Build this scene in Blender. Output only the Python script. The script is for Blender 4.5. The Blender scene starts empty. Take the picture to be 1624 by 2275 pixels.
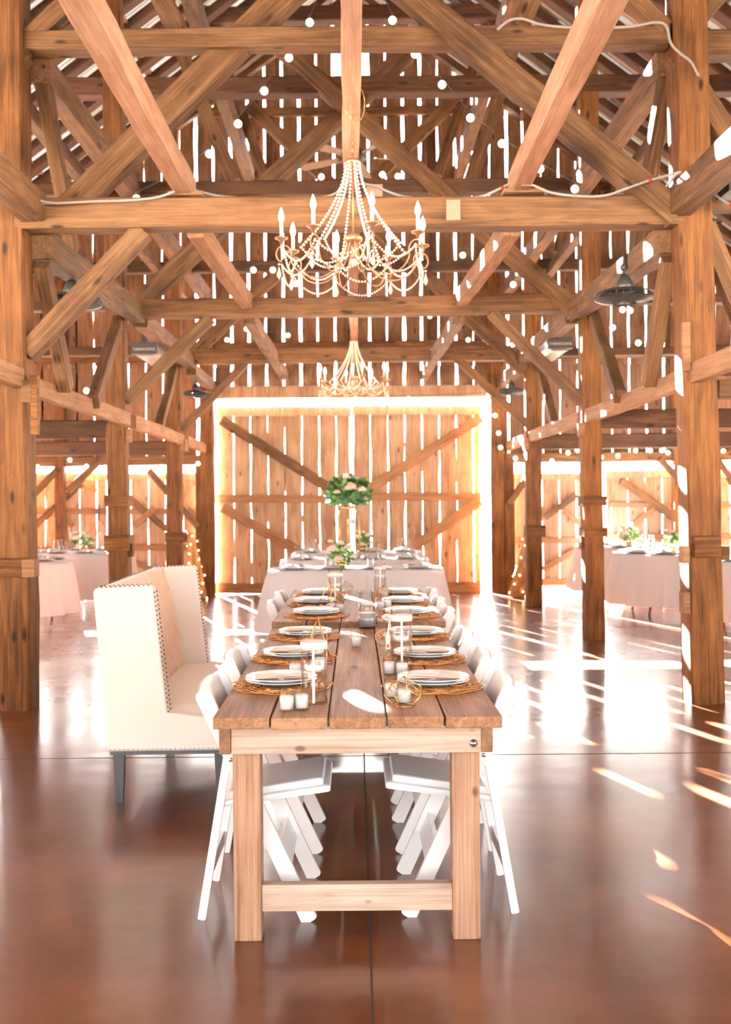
import bpy, bmesh, math, random
from mathutils import Vector, Matrix, Quaternion, noise
R = random.Random(7)
PI = math.pi
sc = bpy.context.scene
COL = sc.collection

# ------------------------------------------------------------------ camera model
F = 2369.0; VX, VY = 790.0, 1115.0; H = 1.453; RHO = math.radians(0.5)
CR, SR = math.cos(RHO), math.sin(RHO)
def P(px, py, Y):
    ix, iy = px - VX, py - VY
    wx = ix * CR - iy * SR; wd = ix * SR + iy * CR
    return Vector((wx * Y / F, Y, H - wd * Y / F))
def Pz(px, py, z):
    """point of the pixel at height z"""
    ix, iy = px - VX, py - VY
    wd = ix * SR + iy * CR
    return P(px, py, (H - z) * F / wd)

cam_d = bpy.data.cameras.new('camera'); cam = bpy.data.objects.new('camera', cam_d); COL.objects.link(cam)
cam.location = (0, 0, H)
cam.rotation_euler = (Matrix.Rotation(RHO, 3, 'Y') @ Matrix.Rotation(PI / 2, 3, 'X')).to_euler()
cam_d.sensor_fit = 'VERTICAL'; cam_d.sensor_height = 36.0; cam_d.sensor_width = 36.0 * 1624 / 2275
cam_d.lens = 36.0 * F / 2275
cam_d.shift_x = (812 - VX) / 2275.0
cam_d.shift_y = -(1137.5 - VY) / 2275.0
cam_d.dof.use_dof = True; cam_d.dof.focus_distance = 4.3; cam_d.dof.aperture_fstop = 3.6
cam_d.clip_end = 200
sc.camera = cam

# ------------------------------------------------------------------ materials
def new_mat(name):
    m = bpy.data.materials.new(name); m.use_nodes = True
    nt = m.node_tree; b = nt.nodes['Principled BSDF']
    return m, nt, b
def nd(nt, t, **kw):
    n = nt.nodes.new(t)
    for k, v in kw.items(): setattr(n, k, v)
    return n
def ramp(nt, stops, fac):
    r = nd(nt, 'ShaderNodeValToRGB'); e = r.color_ramp.elements
    e[0].position, e[0].color = stops[0][0], (*stops[0][1], 1)
    e[1].position, e[1].color = stops[-1][0], (*stops[-1][1], 1)
    for p, c in stops[1:-1]:
        x = e.new(p); x.color = (*c, 1)
    nt.links.new(fac, r.inputs[0]); return r.outputs[0]
def plain(name, col, rough=.5, metal=0, **kw):
    m, nt, b = new_mat(name)
    b.inputs['Base Color'].default_value = (*col, 1); b.inputs['Roughness'].default_value = rough
    b.inputs['Metallic'].default_value = metal
    for k, v in kw.items(): b.inputs[k].default_value = v
    return m
def wood(name, dark, mid, light, scale=(1.2, 14, 14), rough=.75, knots=True, vary=.25, bump=.25, axis=0, kn=(7.5, 2.6, .07, .17)):
    m, nt, b = new_mat(name); L = nt.links.new
    tc = nd(nt, 'ShaderNodeTexCoord'); oi = nd(nt, 'ShaderNodeObjectInfo')
    off = nd(nt, 'ShaderNodeVectorMath', operation='SCALE'); off.inputs[0].default_value = (13.1, 7.7, 5.3); L(oi.outputs['Random'], off.inputs['Scale'])
    add = nd(nt, 'ShaderNodeVectorMath', operation='ADD'); L(tc.outputs['Object'], add.inputs[0]); L(off.outputs[0], add.inputs[1])
    mp = nd(nt, 'ShaderNodeMapping'); L(add.outputs[0], mp.inputs[0])
    s = [scale[1]] * 3; s[axis] = scale[0]; mp.inputs['Scale'].default_value = s
    n1 = nd(nt, 'ShaderNodeTexNoise'); n1.inputs['Scale'].default_value = 1.6; n1.inputs['Detail'].default_value = 8; n1.inputs['Roughness'].default_value = .65; n1.inputs['Distortion'].default_value = .6
    L(mp.outputs[0], n1.inputs['Vector'])
    mp2 = nd(nt, 'ShaderNodeMapping'); L(add.outputs[0], mp2.inputs[0])
    s2 = [scale[1] * 4] * 3; s2[axis] = scale[0] * .8; mp2.inputs['Scale'].default_value = s2
    n2 = nd(nt, 'ShaderNodeTexNoise'); n2.inputs['Scale'].default_value = 2; n2.inputs['Detail'].default_value = 4; L(mp2.outputs[0], n2.inputs['Vector'])
    mix = nd(nt, 'ShaderNodeMix', data_type='FLOAT'); mix.inputs[0].default_value = .35
    L(n1.outputs[0], mix.inputs[2]); L(n2.outputs[0], mix.inputs[3])
    n4 = nd(nt, 'ShaderNodeTexNoise'); n4.inputs['Scale'].default_value = 1.7; n4.inputs['Detail'].default_value = 3; L(add.outputs[0], n4.inputs['Vector'])
    m4 = nd(nt, 'ShaderNodeMix', data_type='FLOAT'); m4.inputs[0].default_value = .28; L(mix.outputs[0], m4.inputs[2]); L(n4.outputs[0], m4.inputs[3])
    col = ramp(nt, [(.37, dark), (.49, mid), (.61, light)], m4.outputs[0])
    if knots:
        mp3 = nd(nt, 'ShaderNodeMapping'); L(add.outputs[0], mp3.inputs[0])
        s3 = [kn[0]] * 3; s3[axis] = kn[1]; mp3.inputs['Scale'].default_value = s3
        v = nd(nt, 'ShaderNodeTexVoronoi'); v.inputs['Scale'].default_value = 1.0; L(mp3.outputs[0], v.inputs['Vector'])
        kf = ramp(nt, [(kn[2], (1, 1, 1)), (kn[3], (0, 0, 0))], v.outputs['Distance'])
        mk = nd(nt, 'ShaderNodeMix', data_type='RGBA'); L(kf, mk.inputs[0]); L(col, mk.inputs[6])
        mk.inputs[7].default_value = (dark[0] * .55, dark[1] * .45, dark[2] * .45, 1); col = mk.outputs[2]
    hv = nd(nt, 'ShaderNodeHueSaturation')
    mr = nd(nt, 'ShaderNodeMapRange'); mr.inputs[3].default_value = 1 - vary; mr.inputs[4].default_value = 1 + vary
    L(oi.outputs['Random'], mr.inputs[0]); L(mr.outputs[0], hv.inputs['Value']); L(col, hv.inputs['Color'])
    L(hv.outputs[0], b.inputs['Base Color']); b.inputs['Roughness'].default_value = rough; b.inputs['Specular IOR Level'].default_value = .22
    bp = nd(nt, 'ShaderNodeBump'); bp.inputs['Strength'].default_value = bump; bp.inputs['Distance'].default_value = .01
    L(mix.outputs[0], bp.inputs['Height']); L(bp.outputs[0], b.inputs['Normal'])
    return m

M = {}
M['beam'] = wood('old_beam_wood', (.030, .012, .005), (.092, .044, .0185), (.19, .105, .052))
M['beam2'] = wood('pale_joist_wood', (.15, .072, .038), (.28, .155, .085), (.42, .25, .155), vary=.1, knots=False)
M['joist'] = wood('glow_lit_joist_wood', (.26, .135, .09), (.42, .25, .17), (.56, .38, .285), vary=.08, knots=False)  # lighter copy of the joist wood, chandelier glow painted into its colour
M['post'] = wood('old_post_wood', (.026, .009, .003), (.105, .040, .0115), (.215, .095, .032))
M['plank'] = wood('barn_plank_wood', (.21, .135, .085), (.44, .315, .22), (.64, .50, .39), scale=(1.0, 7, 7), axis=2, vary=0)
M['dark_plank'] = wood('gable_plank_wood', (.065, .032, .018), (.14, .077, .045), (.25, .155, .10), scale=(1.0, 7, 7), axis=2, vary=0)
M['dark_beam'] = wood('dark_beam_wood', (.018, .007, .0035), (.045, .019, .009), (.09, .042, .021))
M['rafter'] = wood('rafter_wood', (.020, .009, .005), (.05, .023, .012), (.10, .05, .027), knots=False)
M['tabletop'] = wood('stained_plank_wood', (.085, .036, .016), (.215, .108, .055), (.35, .20, .115), scale=(1.1, 16, 16), rough=.55, axis=1, vary=.12)
M['fir_leg'] = wood('fir_leg_wood', (.165, .075, .038), (.31, .18, .115), (.44, .29, .205), scale=(1.0, 22, 22), axis=2, rough=.5, vary=.05, kn=(11, 6.5, .12, .19))
M['fir_rail'] = wood('fir_rail_wood', (.24, .155, .115), (.41, .30, .235), (.56, .44, .36), scale=(1.2, 15, 15), axis=0, rough=.5, vary=.05, kn=(12, 6, .07, .15))
M['fir_side'] = wood('side_rail_wood', (.10, .045, .022), (.19, .10, .055), (.28, .165, .10), scale=(1.2, 15, 15), axis=1, rough=.5, vary=.05)

# floor: stained, polished concrete with saw-cut joints
m, nt, b = new_mat('stained_concrete'); L = nt.links.new
tc = nd(nt, 'ShaderNodeTexCoord')
n1 = nd(nt, 'ShaderNodeTexNoise'); n1.inputs['Scale'].default_value = .9; n1.inputs['Detail'].default_value = 10; n1.inputs['Roughness'].default_value = .52; n1.inputs['Distortion'].default_value = 0
L(tc.outputs['Object'], n1.inputs['Vector'])
n2 = nd(nt, 'ShaderNodeTexNoise'); n2.inputs['Scale'].default_value = 7; n2.inputs['Detail'].default_value = 4; n2.inputs['Roughness'].default_value = .55
L(tc.outputs['Object'], n2.inputs['Vector'])
mx = nd(nt, 'ShaderNodeMix', data_type='FLOAT'); mx.inputs[0].default_value = .22; L(n1.outputs[0], mx.inputs[2]); L(n2.outputs[0], mx.inputs[3])
c = ramp(nt, [(.32, (.045, .014, .0065)), (.46, (.088, .028, .0095)), (.56, (.130, .043, .014)), (.7, (.19, .075, .029))], mx.outputs[0])
# thin scratches
mps = nd(nt, 'ShaderNodeMapping'); mps.inputs['Rotation'].default_value = (0, 0, .7); mps.inputs['Scale'].default_value = (2, 130, 1); L(tc.outputs['Object'], mps.inputs[0])
ns = nd(nt, 'ShaderNodeTexNoise'); ns.inputs['Scale'].default_value = 2.2; ns.inputs['Detail'].default_value = 2; L(mps.outputs[0], ns.inputs['Vector'])
sf = ramp(nt, [(.70, (0, 0, 0)), (.74, (.0, .0, .0))], ns.outputs[0])
mc = nd(nt, 'ShaderNodeMix', data_type='RGBA'); L(sf, mc.inputs[0]); L(c, mc.inputs[6]); mc.inputs[7].default_value = (.30, .18, .12, 1)
L(mc.outputs[2], b.inputs['Base Color'])
rr = nd(nt, 'ShaderNodeMapRange'); rr.inputs[1].default_value = .3; rr.inputs[2].default_value = .7; rr.inputs[3].default_value = .13; rr.inputs[4].default_value = .24
L(mx.outputs[0], rr.inputs[0]); L(rr.outputs[0], b.inputs['Roughness'])
b.inputs['Specular IOR Level'].default_value = .45
b.inputs['Coat Weight'].default_value = .35; b.inputs['Coat Roughness'].default_value = .34
n3 = nd(nt, 'ShaderNodeTexNoise'); n3.inputs['Scale'].default_value = 3.5; n3.inputs['Detail'].default_value = 2; L(tc.outputs['Object'], n3.inputs['Vector'])
bp = nd(nt, 'ShaderNodeBump'); bp.inputs['Strength'].default_value = .12; bp.inputs['Distance'].default_value = .02; L(n3.outputs[0], bp.inputs['Height']); L(bp.outputs[0], b.inputs['Normal'])
M['floor'] = m
M['joint'] = plain('joint_filler', (.02, .012, .01), .8)
M['ground'] = plain('pale_gravel', (.55, .5, .42), .9)
M['chair'] = plain('white_resin', (.78, .78, .80), .35)
M['pad'] = plain('white_vinyl_pad', (.72, .71, .73), .38)
M['dark_metal'] = plain('dark_painted_metal', (.045, .043, .042), .45, .6)
M['screw'] = plain('steel', (.6, .6, .6), .3, 1)
M['leg_dark'] = plain('grey_black_leg', (.045, .052, .065), .45)
M['nail'] = plain('bronze_nail', (.16, .12, .1), .4, .7)
M['gold'] = plain('gold_metal', (.86, .52, .16), .25, 1)
M['goldwire'] = plain('gold_wire', (.95, .52, .22), .3, .75)
M['chand'] = plain('rose_gold_metal', (.46, .27, .17), .38, .75)
M['bead'] = plain('white_washed_bead', (.9, .84, .76), .4)
M['wax'] = plain('white_wax', (.93, .92, .9), .5)
M['wax'].node_tree.nodes['Principled BSDF'].inputs['Subsurface Weight'].default_value = .15
M['china'] = plain('white_china', (.82, .83, .84), .18)
M['china_pink'] = plain('blush_napkin', (.85, .68, .62), .7)
M['china_grey'] = plain('silver_charger', (.30, .32, .34), .3, .3)
M['menu'] = plain('printed_paper', (.88, .84, .82), .7)
M['leaf'] = plain('green_leaf', (.075, .18, .04), .5)
M['leaf3'] = plain('bright_green_leaf', (.16, .32, .06), .5)
M['leaf2'] = plain('dark_green_leaf', (.03, .085, .03), .45)
M['petal'] = plain('ivory_petal', (.88, .82, .70), .6)
M['blush'] = plain('blush_petal', (.86, .66, .55), .6)
M['ribbon'] = plain('blush_ribbon', (.92, .76, .72), .5)
M['redmark'] = plain('red_tape', (.8, .08, .04), .5)
M['cable'] = plain('grey_cable', (.55, .56, .58), .4)
M['wire'] = plain('black_wire', (.05, .05, .05), .5)
M['socket'] = plain('dark_socket', (.03, .04, .035), .5)
M['white_paint'] = plain('white_board', (.5, .37, .28), .7)
M['heater_black'] = plain('heater_black', (.012, .012, .014), .35)
M['heater_steel'] = plain('heater_steel', (.7, .7, .68), .25, .8)
M['lettering'] = plain('white_lettering', (.85, .85, .85), .5)
M['blade'] = plain('weathered_blade', (.30, .24, .2), .6)
M['burlap'] = plain('burlap', (.5, .27, .13), .9)
def emit(name, col, s):
    m, nt, b = new_mat(name)
    b.inputs['Base Color'].default_value = (*col, 1); b.inputs['Emission Color'].default_value = (*col, 1); b.inputs['Emission Strength'].default_value = s
    return m
M['flame'] = emit('candle_bulb_glow', (1, .62, .36), 90)
M['bulb'] = emit('festoon_bulb_glow', (1, .78, .5), 14)
M['fairy'] = emit('fairy_light_glow', (1, .62, .25), 22)
def fabric(name, col, sc_=900, rough=.85, sheen=.3):
    m, nt, b = new_mat(name); L = nt.links.new
    b.inputs['Roughness'].default_value = rough; b.inputs['Sheen Weight'].default_value = sheen
    tc = nd(nt, 'ShaderNodeTexCoord'); w = nd(nt, 'ShaderNodeTexNoise'); w.inputs['Scale'].default_value = sc_ * .25; w.inputs['Detail'].default_value = 3
    L(tc.outputs['Object'], w.inputs['Vector'])
    c = ramp(nt, [(.3, tuple(x * .93 for x in col)), (.7, col)], w.outputs[0]); L(c, b.inputs['Base Color'])
    bp = nd(nt, 'ShaderNodeBump'); bp.inputs['Strength'].default_value = .12; bp.inputs['Distance'].default_value = .002; L(w.outputs[0], bp.inputs['Height']); L(bp.outputs[0], b.inputs['Normal'])
    return m
M['linen'] = fabric('cream_linen', (.77, .71, .66))
M['linen_bounce'] = fabric('linen_warm_bounce', (.78, .55, .41))  # same linen tinted peach, warm bounce light put into the colour
def translucent(m, f, col):
    nt = m.node_tree; b = nt.nodes['Principled BSDF']; t = nd(nt, 'ShaderNodeBsdfTranslucent'); t.inputs[0].default_value = (*col, 1)
    ms = nd(nt, 'ShaderNodeMixShader'); ms.inputs[0].default_value = f
    nt.links.new(b.outputs[0], ms.inputs[1]); nt.links.new(t.outputs[0], ms.inputs[2]); nt.links.new(ms.outputs[0], nt.nodes['Material Output'].inputs[0])
M['cloth'] = fabric('white_tablecloth', (.90, .92, .97), 500); translucent(M['cloth'], .35, (.95, .95, .98))
def glass(name, col=(1, 1, 1), rough=0.0, ior=1.45):
    m, nt, b = new_mat(name)
    b.inputs['Base Color'].default_value = (*col, 1); b.inputs['Transmission Weight'].default_value = 1; b.inputs['Roughness'].default_value = rough; b.inputs['IOR'].default_value = ior
    return m

def thin_glass(name, col=(.97, .98, .98)):
    m = bpy.data.materials.new(name); m.use_nodes = True; nt = m.node_tree; nt.nodes.clear(); L = nt.links.new
    o = nd(nt, 'ShaderNodeOutputMaterial'); t = nd(nt, 'ShaderNodeBsdfTransparent'); t.inputs[0].default_value = (*col, 1)
    g = nd(nt, 'ShaderNodeBsdfGlossy'); g.inputs['Roughness'].default_value = .03
    ge = nd(nt, 'ShaderNodeNewGeometry'); dp = nd(nt, 'ShaderNodeVectorMath', operation='DOT_PRODUCT'); L(ge.outputs['Normal'], dp.inputs[0]); L(ge.outputs['Incoming'], dp.inputs[1])
    ab = nd(nt, 'ShaderNodeMath', operation='ABSOLUTE'); L(dp.outputs['Value'], ab.inputs[0])
    om = nd(nt, 'ShaderNodeMath', operation='SUBTRACT'); om.inputs[0].default_value = 1; L(ab.outputs[0], om.inputs[1])
    pw_ = nd(nt, 'ShaderNodeMath', operation='POWER'); L(om.outputs[0], pw_.inputs[0]); pw_.inputs[1].default_value = 4
    fr = nd(nt, 'ShaderNodeMath', operation='MULTIPLY_ADD'); L(pw_.outputs[0], fr.inputs[0]); fr.inputs[1].default_value = .75; fr.inputs[2].default_value = .045
    ms = nd(nt, 'ShaderNodeMixShader'); L(fr.outputs[0], ms.inputs[0]); L(t.outputs[0], ms.inputs[1]); L(g.outputs[0], ms.inputs[2]); L(ms.outputs[0], o.inputs[0])
    return m
M['glass'] = thin_glass('clear_glass', (.99, .99, .99)); M['water'] = thin_glass('water', (.96, .93, .88))
M['pane'] = thin_glass('thin_glass')
# roof metal: galvanised sheet with some translucent light
m, nt, b = new_mat('corrugated_roofing'); L = nt.links.new
tc = nd(nt, 'ShaderNodeTexCoord'); n = nd(nt, 'ShaderNodeTexNoise'); n.inputs['Scale'].default_value = .8; n.inputs['Detail'].default_value = 3; L(tc.outputs['Object'], n.inputs['Vector'])
c = ramp(nt, [(.35, (.55, .47, .36)), (.65, (.80, .78, .74))], n.outputs[0]); L(c, b.inputs['Base Color']); b.inputs['Roughness'].default_value = .4
tr = nd(nt, 'ShaderNodeBsdfTranslucent'); L(c, tr.inputs[0]); ms = nd(nt, 'ShaderNodeMixShader'); ms.inputs[0].default_value = .004
L(b.outputs[0], ms.inputs[1]); L(tr.outputs[0], ms.inputs[2]); L(ms.outputs[0], nt.nodes['Material Output'].inputs[0])
M['roof'] = m

# ------------------------------------------------------------------ mesh helpers
class MB:
    def __init__(s): s.v = []; s.f = []; s.sm = []
    def add(s, vs, fs, smooth=False, mat=None):
        o = len(s.v)
        s.v += [tuple(mat @ Vector(v)) if mat is not None else tuple(v) for v in vs]
        s.f += [tuple(i + o for i in f) for f in fs]; s.sm += [smooth] * len(fs); return s
    def box(s, c, d, mat=None, bev=0.0):
        x, y, z = d[0] / 2, d[1] / 2, d[2] / 2
        if bev <= 0:
            vs = [(c[0] + a * x, c[1] + b_ * y, c[2] + e * z) for a in (-1, 1) for b_ in (-1, 1) for e in (-1, 1)]
            fs = [(0, 1, 3, 2), (4, 6, 7, 5), (0, 4, 5, 1), (2, 3, 7, 6), (0, 2, 6, 4), (1, 5, 7, 3)]
            return s.add(vs, fs, False, mat)
        bm = bmesh.new(); bmesh.ops.create_cube(bm, size=1); bmesh.ops.scale(bm, vec=d, verts=bm.verts)
        bmesh.ops.bevel(bm, geom=bm.edges[:], offset=bev, segments=2, affect='EDGES', profile=.6)
        vs = [(v.co.x + c[0], v.co.y + c[1], v.co.z + c[2]) for v in bm.verts]; fs = [tuple(v.index for v in f.verts) for f in bm.faces]
        bm.free(); return s.add(vs, fs, False, mat)
    def tube(s, pts, r, n=8, closed=False, caps=True, mat=None, flat=None):
        pts = [Vector(p) for p in pts]; m_ = len(pts); rs = r if isinstance(r, (list, tuple)) else [r] * m_
        vs = []; fs = []; prev = None
        for i, p in enumerate(pts):
            if closed: t = pts[(i + 1) % m_] - pts[i - 1]
            else: t = pts[min(i + 1, m_ - 1)] - pts[max(i - 1, 0)]
            if t.length < 1e-9: t = Vector((0, 0, 1))
            t.normalize()
            if prev is None:
                a = Vector((0, 0, 1)) if abs(t.z) < .9 else Vector((1, 0, 0))
                u = t.cross(a).normalized()
            else:
                u = prev - t * prev.dot(t)
                u = u.normalized() if u.length > 1e-6 else t.orthogonal().normalized()
            prev = u; w = t.cross(u)
            for k in range(n):
                a = 2 * PI * k / n
                vs.append(p + (u * math.cos(a) + w * math.sin(a)) * rs[i])
        for i in range(m_ if closed else m_ - 1):
            j = (i + 1) % m_
            for k in range(n):
                k2 = (k + 1) % n; fs.append((i * n + k, i * n + k2, j * n + k2, j * n + k))
        if caps and not closed:
            fs.append(tuple(range(n - 1, -1, -1))); fs.append(tuple((m_ - 1) * n + k for k in range(n)))
        return s.add(vs, fs, n > 5, mat)
    def lathe(s, prof, n=24, c=(0, 0, 0), mat=None, smooth=True):
        vs = []; fs = []
        for r, z in prof:
            for k in range(n):
                a = 2 * PI * k / n; vs.append((c[0] + r * math.cos(a), c[1] + r * math.sin(a), c[2] + z))
        for i in range(len(prof) - 1):
            for k in range(n):
                k2 = (k + 1) % n; fs.append((i * n + k, i * n + k2, (i + 1) * n + k2, (i + 1) * n + k))
        if prof[0][0] > 1e-5: fs.append(tuple(range(n - 1, -1, -1)))
        if prof[-1][0] > 1e-5: fs.append(tuple((len(prof) - 1) * n + k for k in range(n)))
        return s.add(vs, fs, smooth, mat)
    def ball(s, c, r, n=8, m_=5, sz=1.0):
        prof = [(max(r * math.sin(PI * i / m_), 1e-4), -r * sz * math.cos(PI * i / m_)) for i in range(m_ + 1)]
        return s.lathe(prof, n, c)
    def prism(s, poly, y0, y1, mat=None):
        """polygon in XZ extruded along Y"""
        n = len(poly); vs = [(x, y0, z) for x, z in poly] + [(x, y1, z) for x, z in poly]
        fs = [tuple(range(n)), tuple(range(2 * n - 1, n - 1, -1))] + [(i, i + n, (i + 1) % n + n, (i + 1) % n) for i in range(n)]
        return s.add(vs, fs, False, mat)
    def mesh(s, name, mat):
        me = bpy.data.meshes.new(name); me.from_pydata(s.v, [], s.f)
        me.polygons.foreach_set('use_smooth', s.sm); me.materials.append(M[mat] if isinstance(mat, str) else mat)
        bm = bmesh.new(); bm.from_mesh(me); bmesh.ops.recalc_face_normals(bm, faces=bm.faces); bm.to_mesh(me); bm.free()
        me.update(); return me
    def build(s, name, mat, parent=None, loc=(0, 0, 0), rz=0):
        o = bpy.data.objects.new(name, s.mesh(name, mat)); COL.objects.link(o)
        if parent is not None: o.parent = parent
        o.location = loc; o.rotation_euler = (0, 0, rz); return o

def tag(o, label, cat, group=None, kind=None):
    o['label'] = label; o['category'] = cat
    if group: o['group'] = group
    if kind: o['kind'] = kind
    return o
def thing(name, label, cat, loc=(0, 0, 0), rz=0, group=None):
    o = bpy.data.objects.new(name, None); COL.objects.link(o); o.location = loc; o.rotation_euler = (0, 0, rz)
    o.empty_display_size = .1
    return tag(o, label, cat, group)
def struct(o): o['kind'] = 'structure'; return o
def dup(root, loc, rz=None, label=None, group=None):
    r = root.copy(); COL.objects.link(r); r.location = loc
    if rz is not None: r.rotation_euler = (0, 0, rz)
    if label: r['label'] = label
    if group: r['group'] = group
    for ch in list(root.children):
        c = ch.copy(); COL.objects.link(c); c.parent = r
        for g in list(ch.children):
            d = g.copy(); COL.objects.link(d); d.parent = c
    return r

# ------------------------------------------------------------------ timbers
def beam_mesh(Lg, w, h, seed, rough=.006, seg=None):
    seg = seg or max(2, int(Lg / .35)); rr = random.Random(seed); b = min(w, h) * .07; vs = []; fs = []
    ph = [rr.uniform(0, 6) for _ in range(4)]
    for i in range(seg + 1):
        x = Lg * i / seg
        wy = rough * math.sin(x * 1.3 + ph[0]) ; wz = rough * math.sin(x * 1.1 + ph[1])
        j = lambda: rr.uniform(-rough, rough) * .7
        y, z = w / 2, h / 2
        ring = [(y - b, -z), (y, -z + b), (y, z - b), (y - b, z), (-y + b, z), (-y, z - b), (-y, -z + b), (-y + b, -z)]
        for (a, c_) in ring: vs.append((x, a + wy + j(), c_ + wz + j()))
    for i in range(seg):
        for k in range(8):
            k2 = (k + 1) % 8; fs.append((i * 8 + k, i * 8 + k2, i * 8 + 8 + k2, i * 8 + 8 + k))
    fs.append(tuple(range(7, -1, -1))); fs.append(tuple(seg * 8 + k for k in range(8)))
    return MB().add(vs, fs)
seedc = [0]
def timber(name, label, a, b_, w, h, mat='beam', cat='beam', group=None, up=None, parent=None):
    a = Vector(a); b_ = Vector(b_); d = b_ - a; Lg = d.length; d.normalize()
    u = Vector(up) if up else (Vector((0, 0, 1)) if abs(d.z) < .95 else Vector((0, 1, 0)))
    y = u.cross(d).normalized(); z = d.cross(y)
    seedc[0] += 1
    o = beam_mesh(Lg, w, h, seedc[0]).build(name, mat, parent)
    o.matrix_world = Matrix.Translation(a) @ Matrix((d, y, z)).transposed().to_4x4()
    if parent is None: tag(o, label, cat, group)
    return o
Y1, Y2, Y3, YW = 7.64, 11.15, 14.65, 16.9
def s_at(Y): return F / Y
# w given in pixels of visible thickness where 'px=' used
def tp(name, label, x0, y0, Ya, x1, y1, Yb, tpx, depth=.17, **kw):
    Ym = (Ya + Yb) / 2; th = tpx * Ym / F
    # for timbers lying in a bent plane: visible thickness is perpendicular to Y
    return timber(name, label, P(x0, y0, Ya), P(x1, y1, Yb), depth, th, up=None, **kw)
def bent(name, label, x0, y0, x1, y1, Y, tpx, depth=.17, off=0.0, **kw):
    a = P(x0, y0, Y + off); b_ = P(x1, y1, Y + off); d = (b_ - a).normalized()
    u = Vector((0, 1, 0)).cross(d)          # perpendicular in the bent plane
    return timber(name, label, a, b_, depth, tpx * Y / F, up=(u if u.z >= 0 else -u), **kw)

# posts -----------------------------------------------------------
def post(label, xb, yb, xt, yt, Y, wpx, depth=.24, mat='post'):
    a = P(xb, yb, Y); a.z = 0.0; b_ = P(xt, yt, Y); b_ = a + (b_ - a) * min(1, 7.25 / (b_.z - a.z))
    root = timber('timber_post', label, a, b_, wpx * Y / F, depth, mat=mat, cat='post', up=(0, 1, 0))
    return root
def collar(root, px, py, Y, wpx, hpx, mat='post', name='post_block', dep=.3, offx=0):
    c = P(px, py, Y); m_ = MB().box((0, 0, 0), (wpx * Y / F, dep, hpx * Y / F), bev=.008)
    o = m_.build(name, mat); o.parent = root; o.matrix_world = Matrix.Translation(c)
    return o
BP = {}
def fixp(root):
    bpy.context.view_layer.update()
p1l = post('thick weathered timber post in the foreground left of the sofa, cut by the frame edge', 42, 1572, 12, -500, Y1, 74)
p1r = post('thick weathered timber post standing before the white round tables on the right', 1563, 1557, 1512, -500, Y1, 74)
p2l = post('timber post rising directly behind the high-backed sofa', 268, 1418, 246, -250, Y2, 43, .2)
p2r = post('timber post with pale side block, between the main door and the near right post', 1318, 1418, 1298, -250, Y2, 42, .2)
p3l = post('slimmer timber post between the sofa post and the main barn door', 391, 1350, 376, -60, Y3, 34, .2)
p3r = post('slimmer timber post between the big right post pair and the main barn door', 1187, 1350, 1172, -60, Y3, 34, .2)
def keep_world(root, specs):
    bpy.context.view_layer.update()
    inv = root.matrix_world.inverted()
    for (nm, px, py, Y, w, h, dep, mat) in specs:
        c = P(px, py, Y); o = MB().box((0, 0, 0), (w, dep, h), bev=.006).build(nm, mat)
        o.parent = root; o.matrix_parent_inverse = inv; o.location = c
keep_world(p1l, [('post_block', 68, 1262, Y1 - .13, .09, .125, .12, 'beam2'), ('repair_collar', 22, 1262, Y1 - .15, .23, .13, .05, 'post'), ('nailed_board', 78, 900, Y1 - .13, .05, .42, .06, 'post'), ('notch_pocket', 60, 870, Y1 - .14, .075, .16, .05, 'beam')])
keep_world(p1r, [('post_block', 1520, 1232, Y1 - .11, .05, .12, .1, 'beam2'), ('repair_collar', 1570, 1215, Y1 - .14, .19, .15, .06, 'post'), ('post_block', 1606, 1228, Y1, .06, .1, .12, 'post'), ('peg_block', 1521, 1338, Y1 - .1, .05, .15, .1, 'beam2'), ('nailed_board', 1524, 770, Y1 - .14, .055, .34, .04, 'beam2')])
keep_world(p2l, [('repair_collar', 264, 1113, Y2, .25, .12, .26, 'post'), ('repair_collar', 265, 1205, Y2, .26, .16, .26, 'post'), ('post_block', 291, 1222, Y2 - .02, .05, .14, .1, 'beam'), ('post_block', 287, 968, Y2 - .05, .05, .14, .1, 'beam2')])
keep_world(p2r, [('repair_collar', 1316, 1113, Y2, .24, .1, .26, 'post'), ('repair_collar', 1318, 1182, Y2, .24, .1, .26, 'post'), ('post_block', 1294, 1206, Y2, .05, .14, .1, 'beam'), ('post_block', 1291, 955, Y2 - .05, .06, .14, .1, 'beam2')])
keep_world(p3l, [('repair_collar', 391, 1192, Y3, .26, .14, .26, 'post'), ('post_block', 409, 990, Y3 - .05, .08, .16, .2, 'beam2'), ('post_block', 412, 1195, Y3, .05, .12, .1, 'beam')])
keep_world(p3r, [('repair_collar', 1188, 1180, Y3, .26, .16, .26, 'post'), ('post_block', 1168, 986, Y3 - .05, .05, .16, .2, 'beam2')])

G1 = 'timbers of the bent nearest the camera'; G2 = 'timbers of the middle bent'; G3 = 'timbers of the far bent'
bent('tie_beam', 'massive lower tie beam spanning the nave behind the near chandelier', 42, 483, 1508, 471, Y1, 65, .22, off=-.02)
bent('tie_beam', 'upper tie beam crossing the top of the picture between the two near posts', 40, 98, 1482, 84, Y1, 42, .17)
bent('tie_beam', 'lower tie beam of the middle bent, just under the near chandelier', 268, 688, 1290, 674, Y2, 41, .2)
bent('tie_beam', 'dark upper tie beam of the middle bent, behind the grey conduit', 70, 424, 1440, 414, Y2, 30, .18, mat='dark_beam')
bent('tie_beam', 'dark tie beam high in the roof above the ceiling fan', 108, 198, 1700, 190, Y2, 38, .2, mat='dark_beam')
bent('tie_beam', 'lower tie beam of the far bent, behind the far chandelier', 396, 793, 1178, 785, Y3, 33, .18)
bent('tie_beam', 'long dark tie beam of the far bent running out over both aisles', 30, 598, 1640, 586, Y3, 24, .16, mat='dark_beam')
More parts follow.
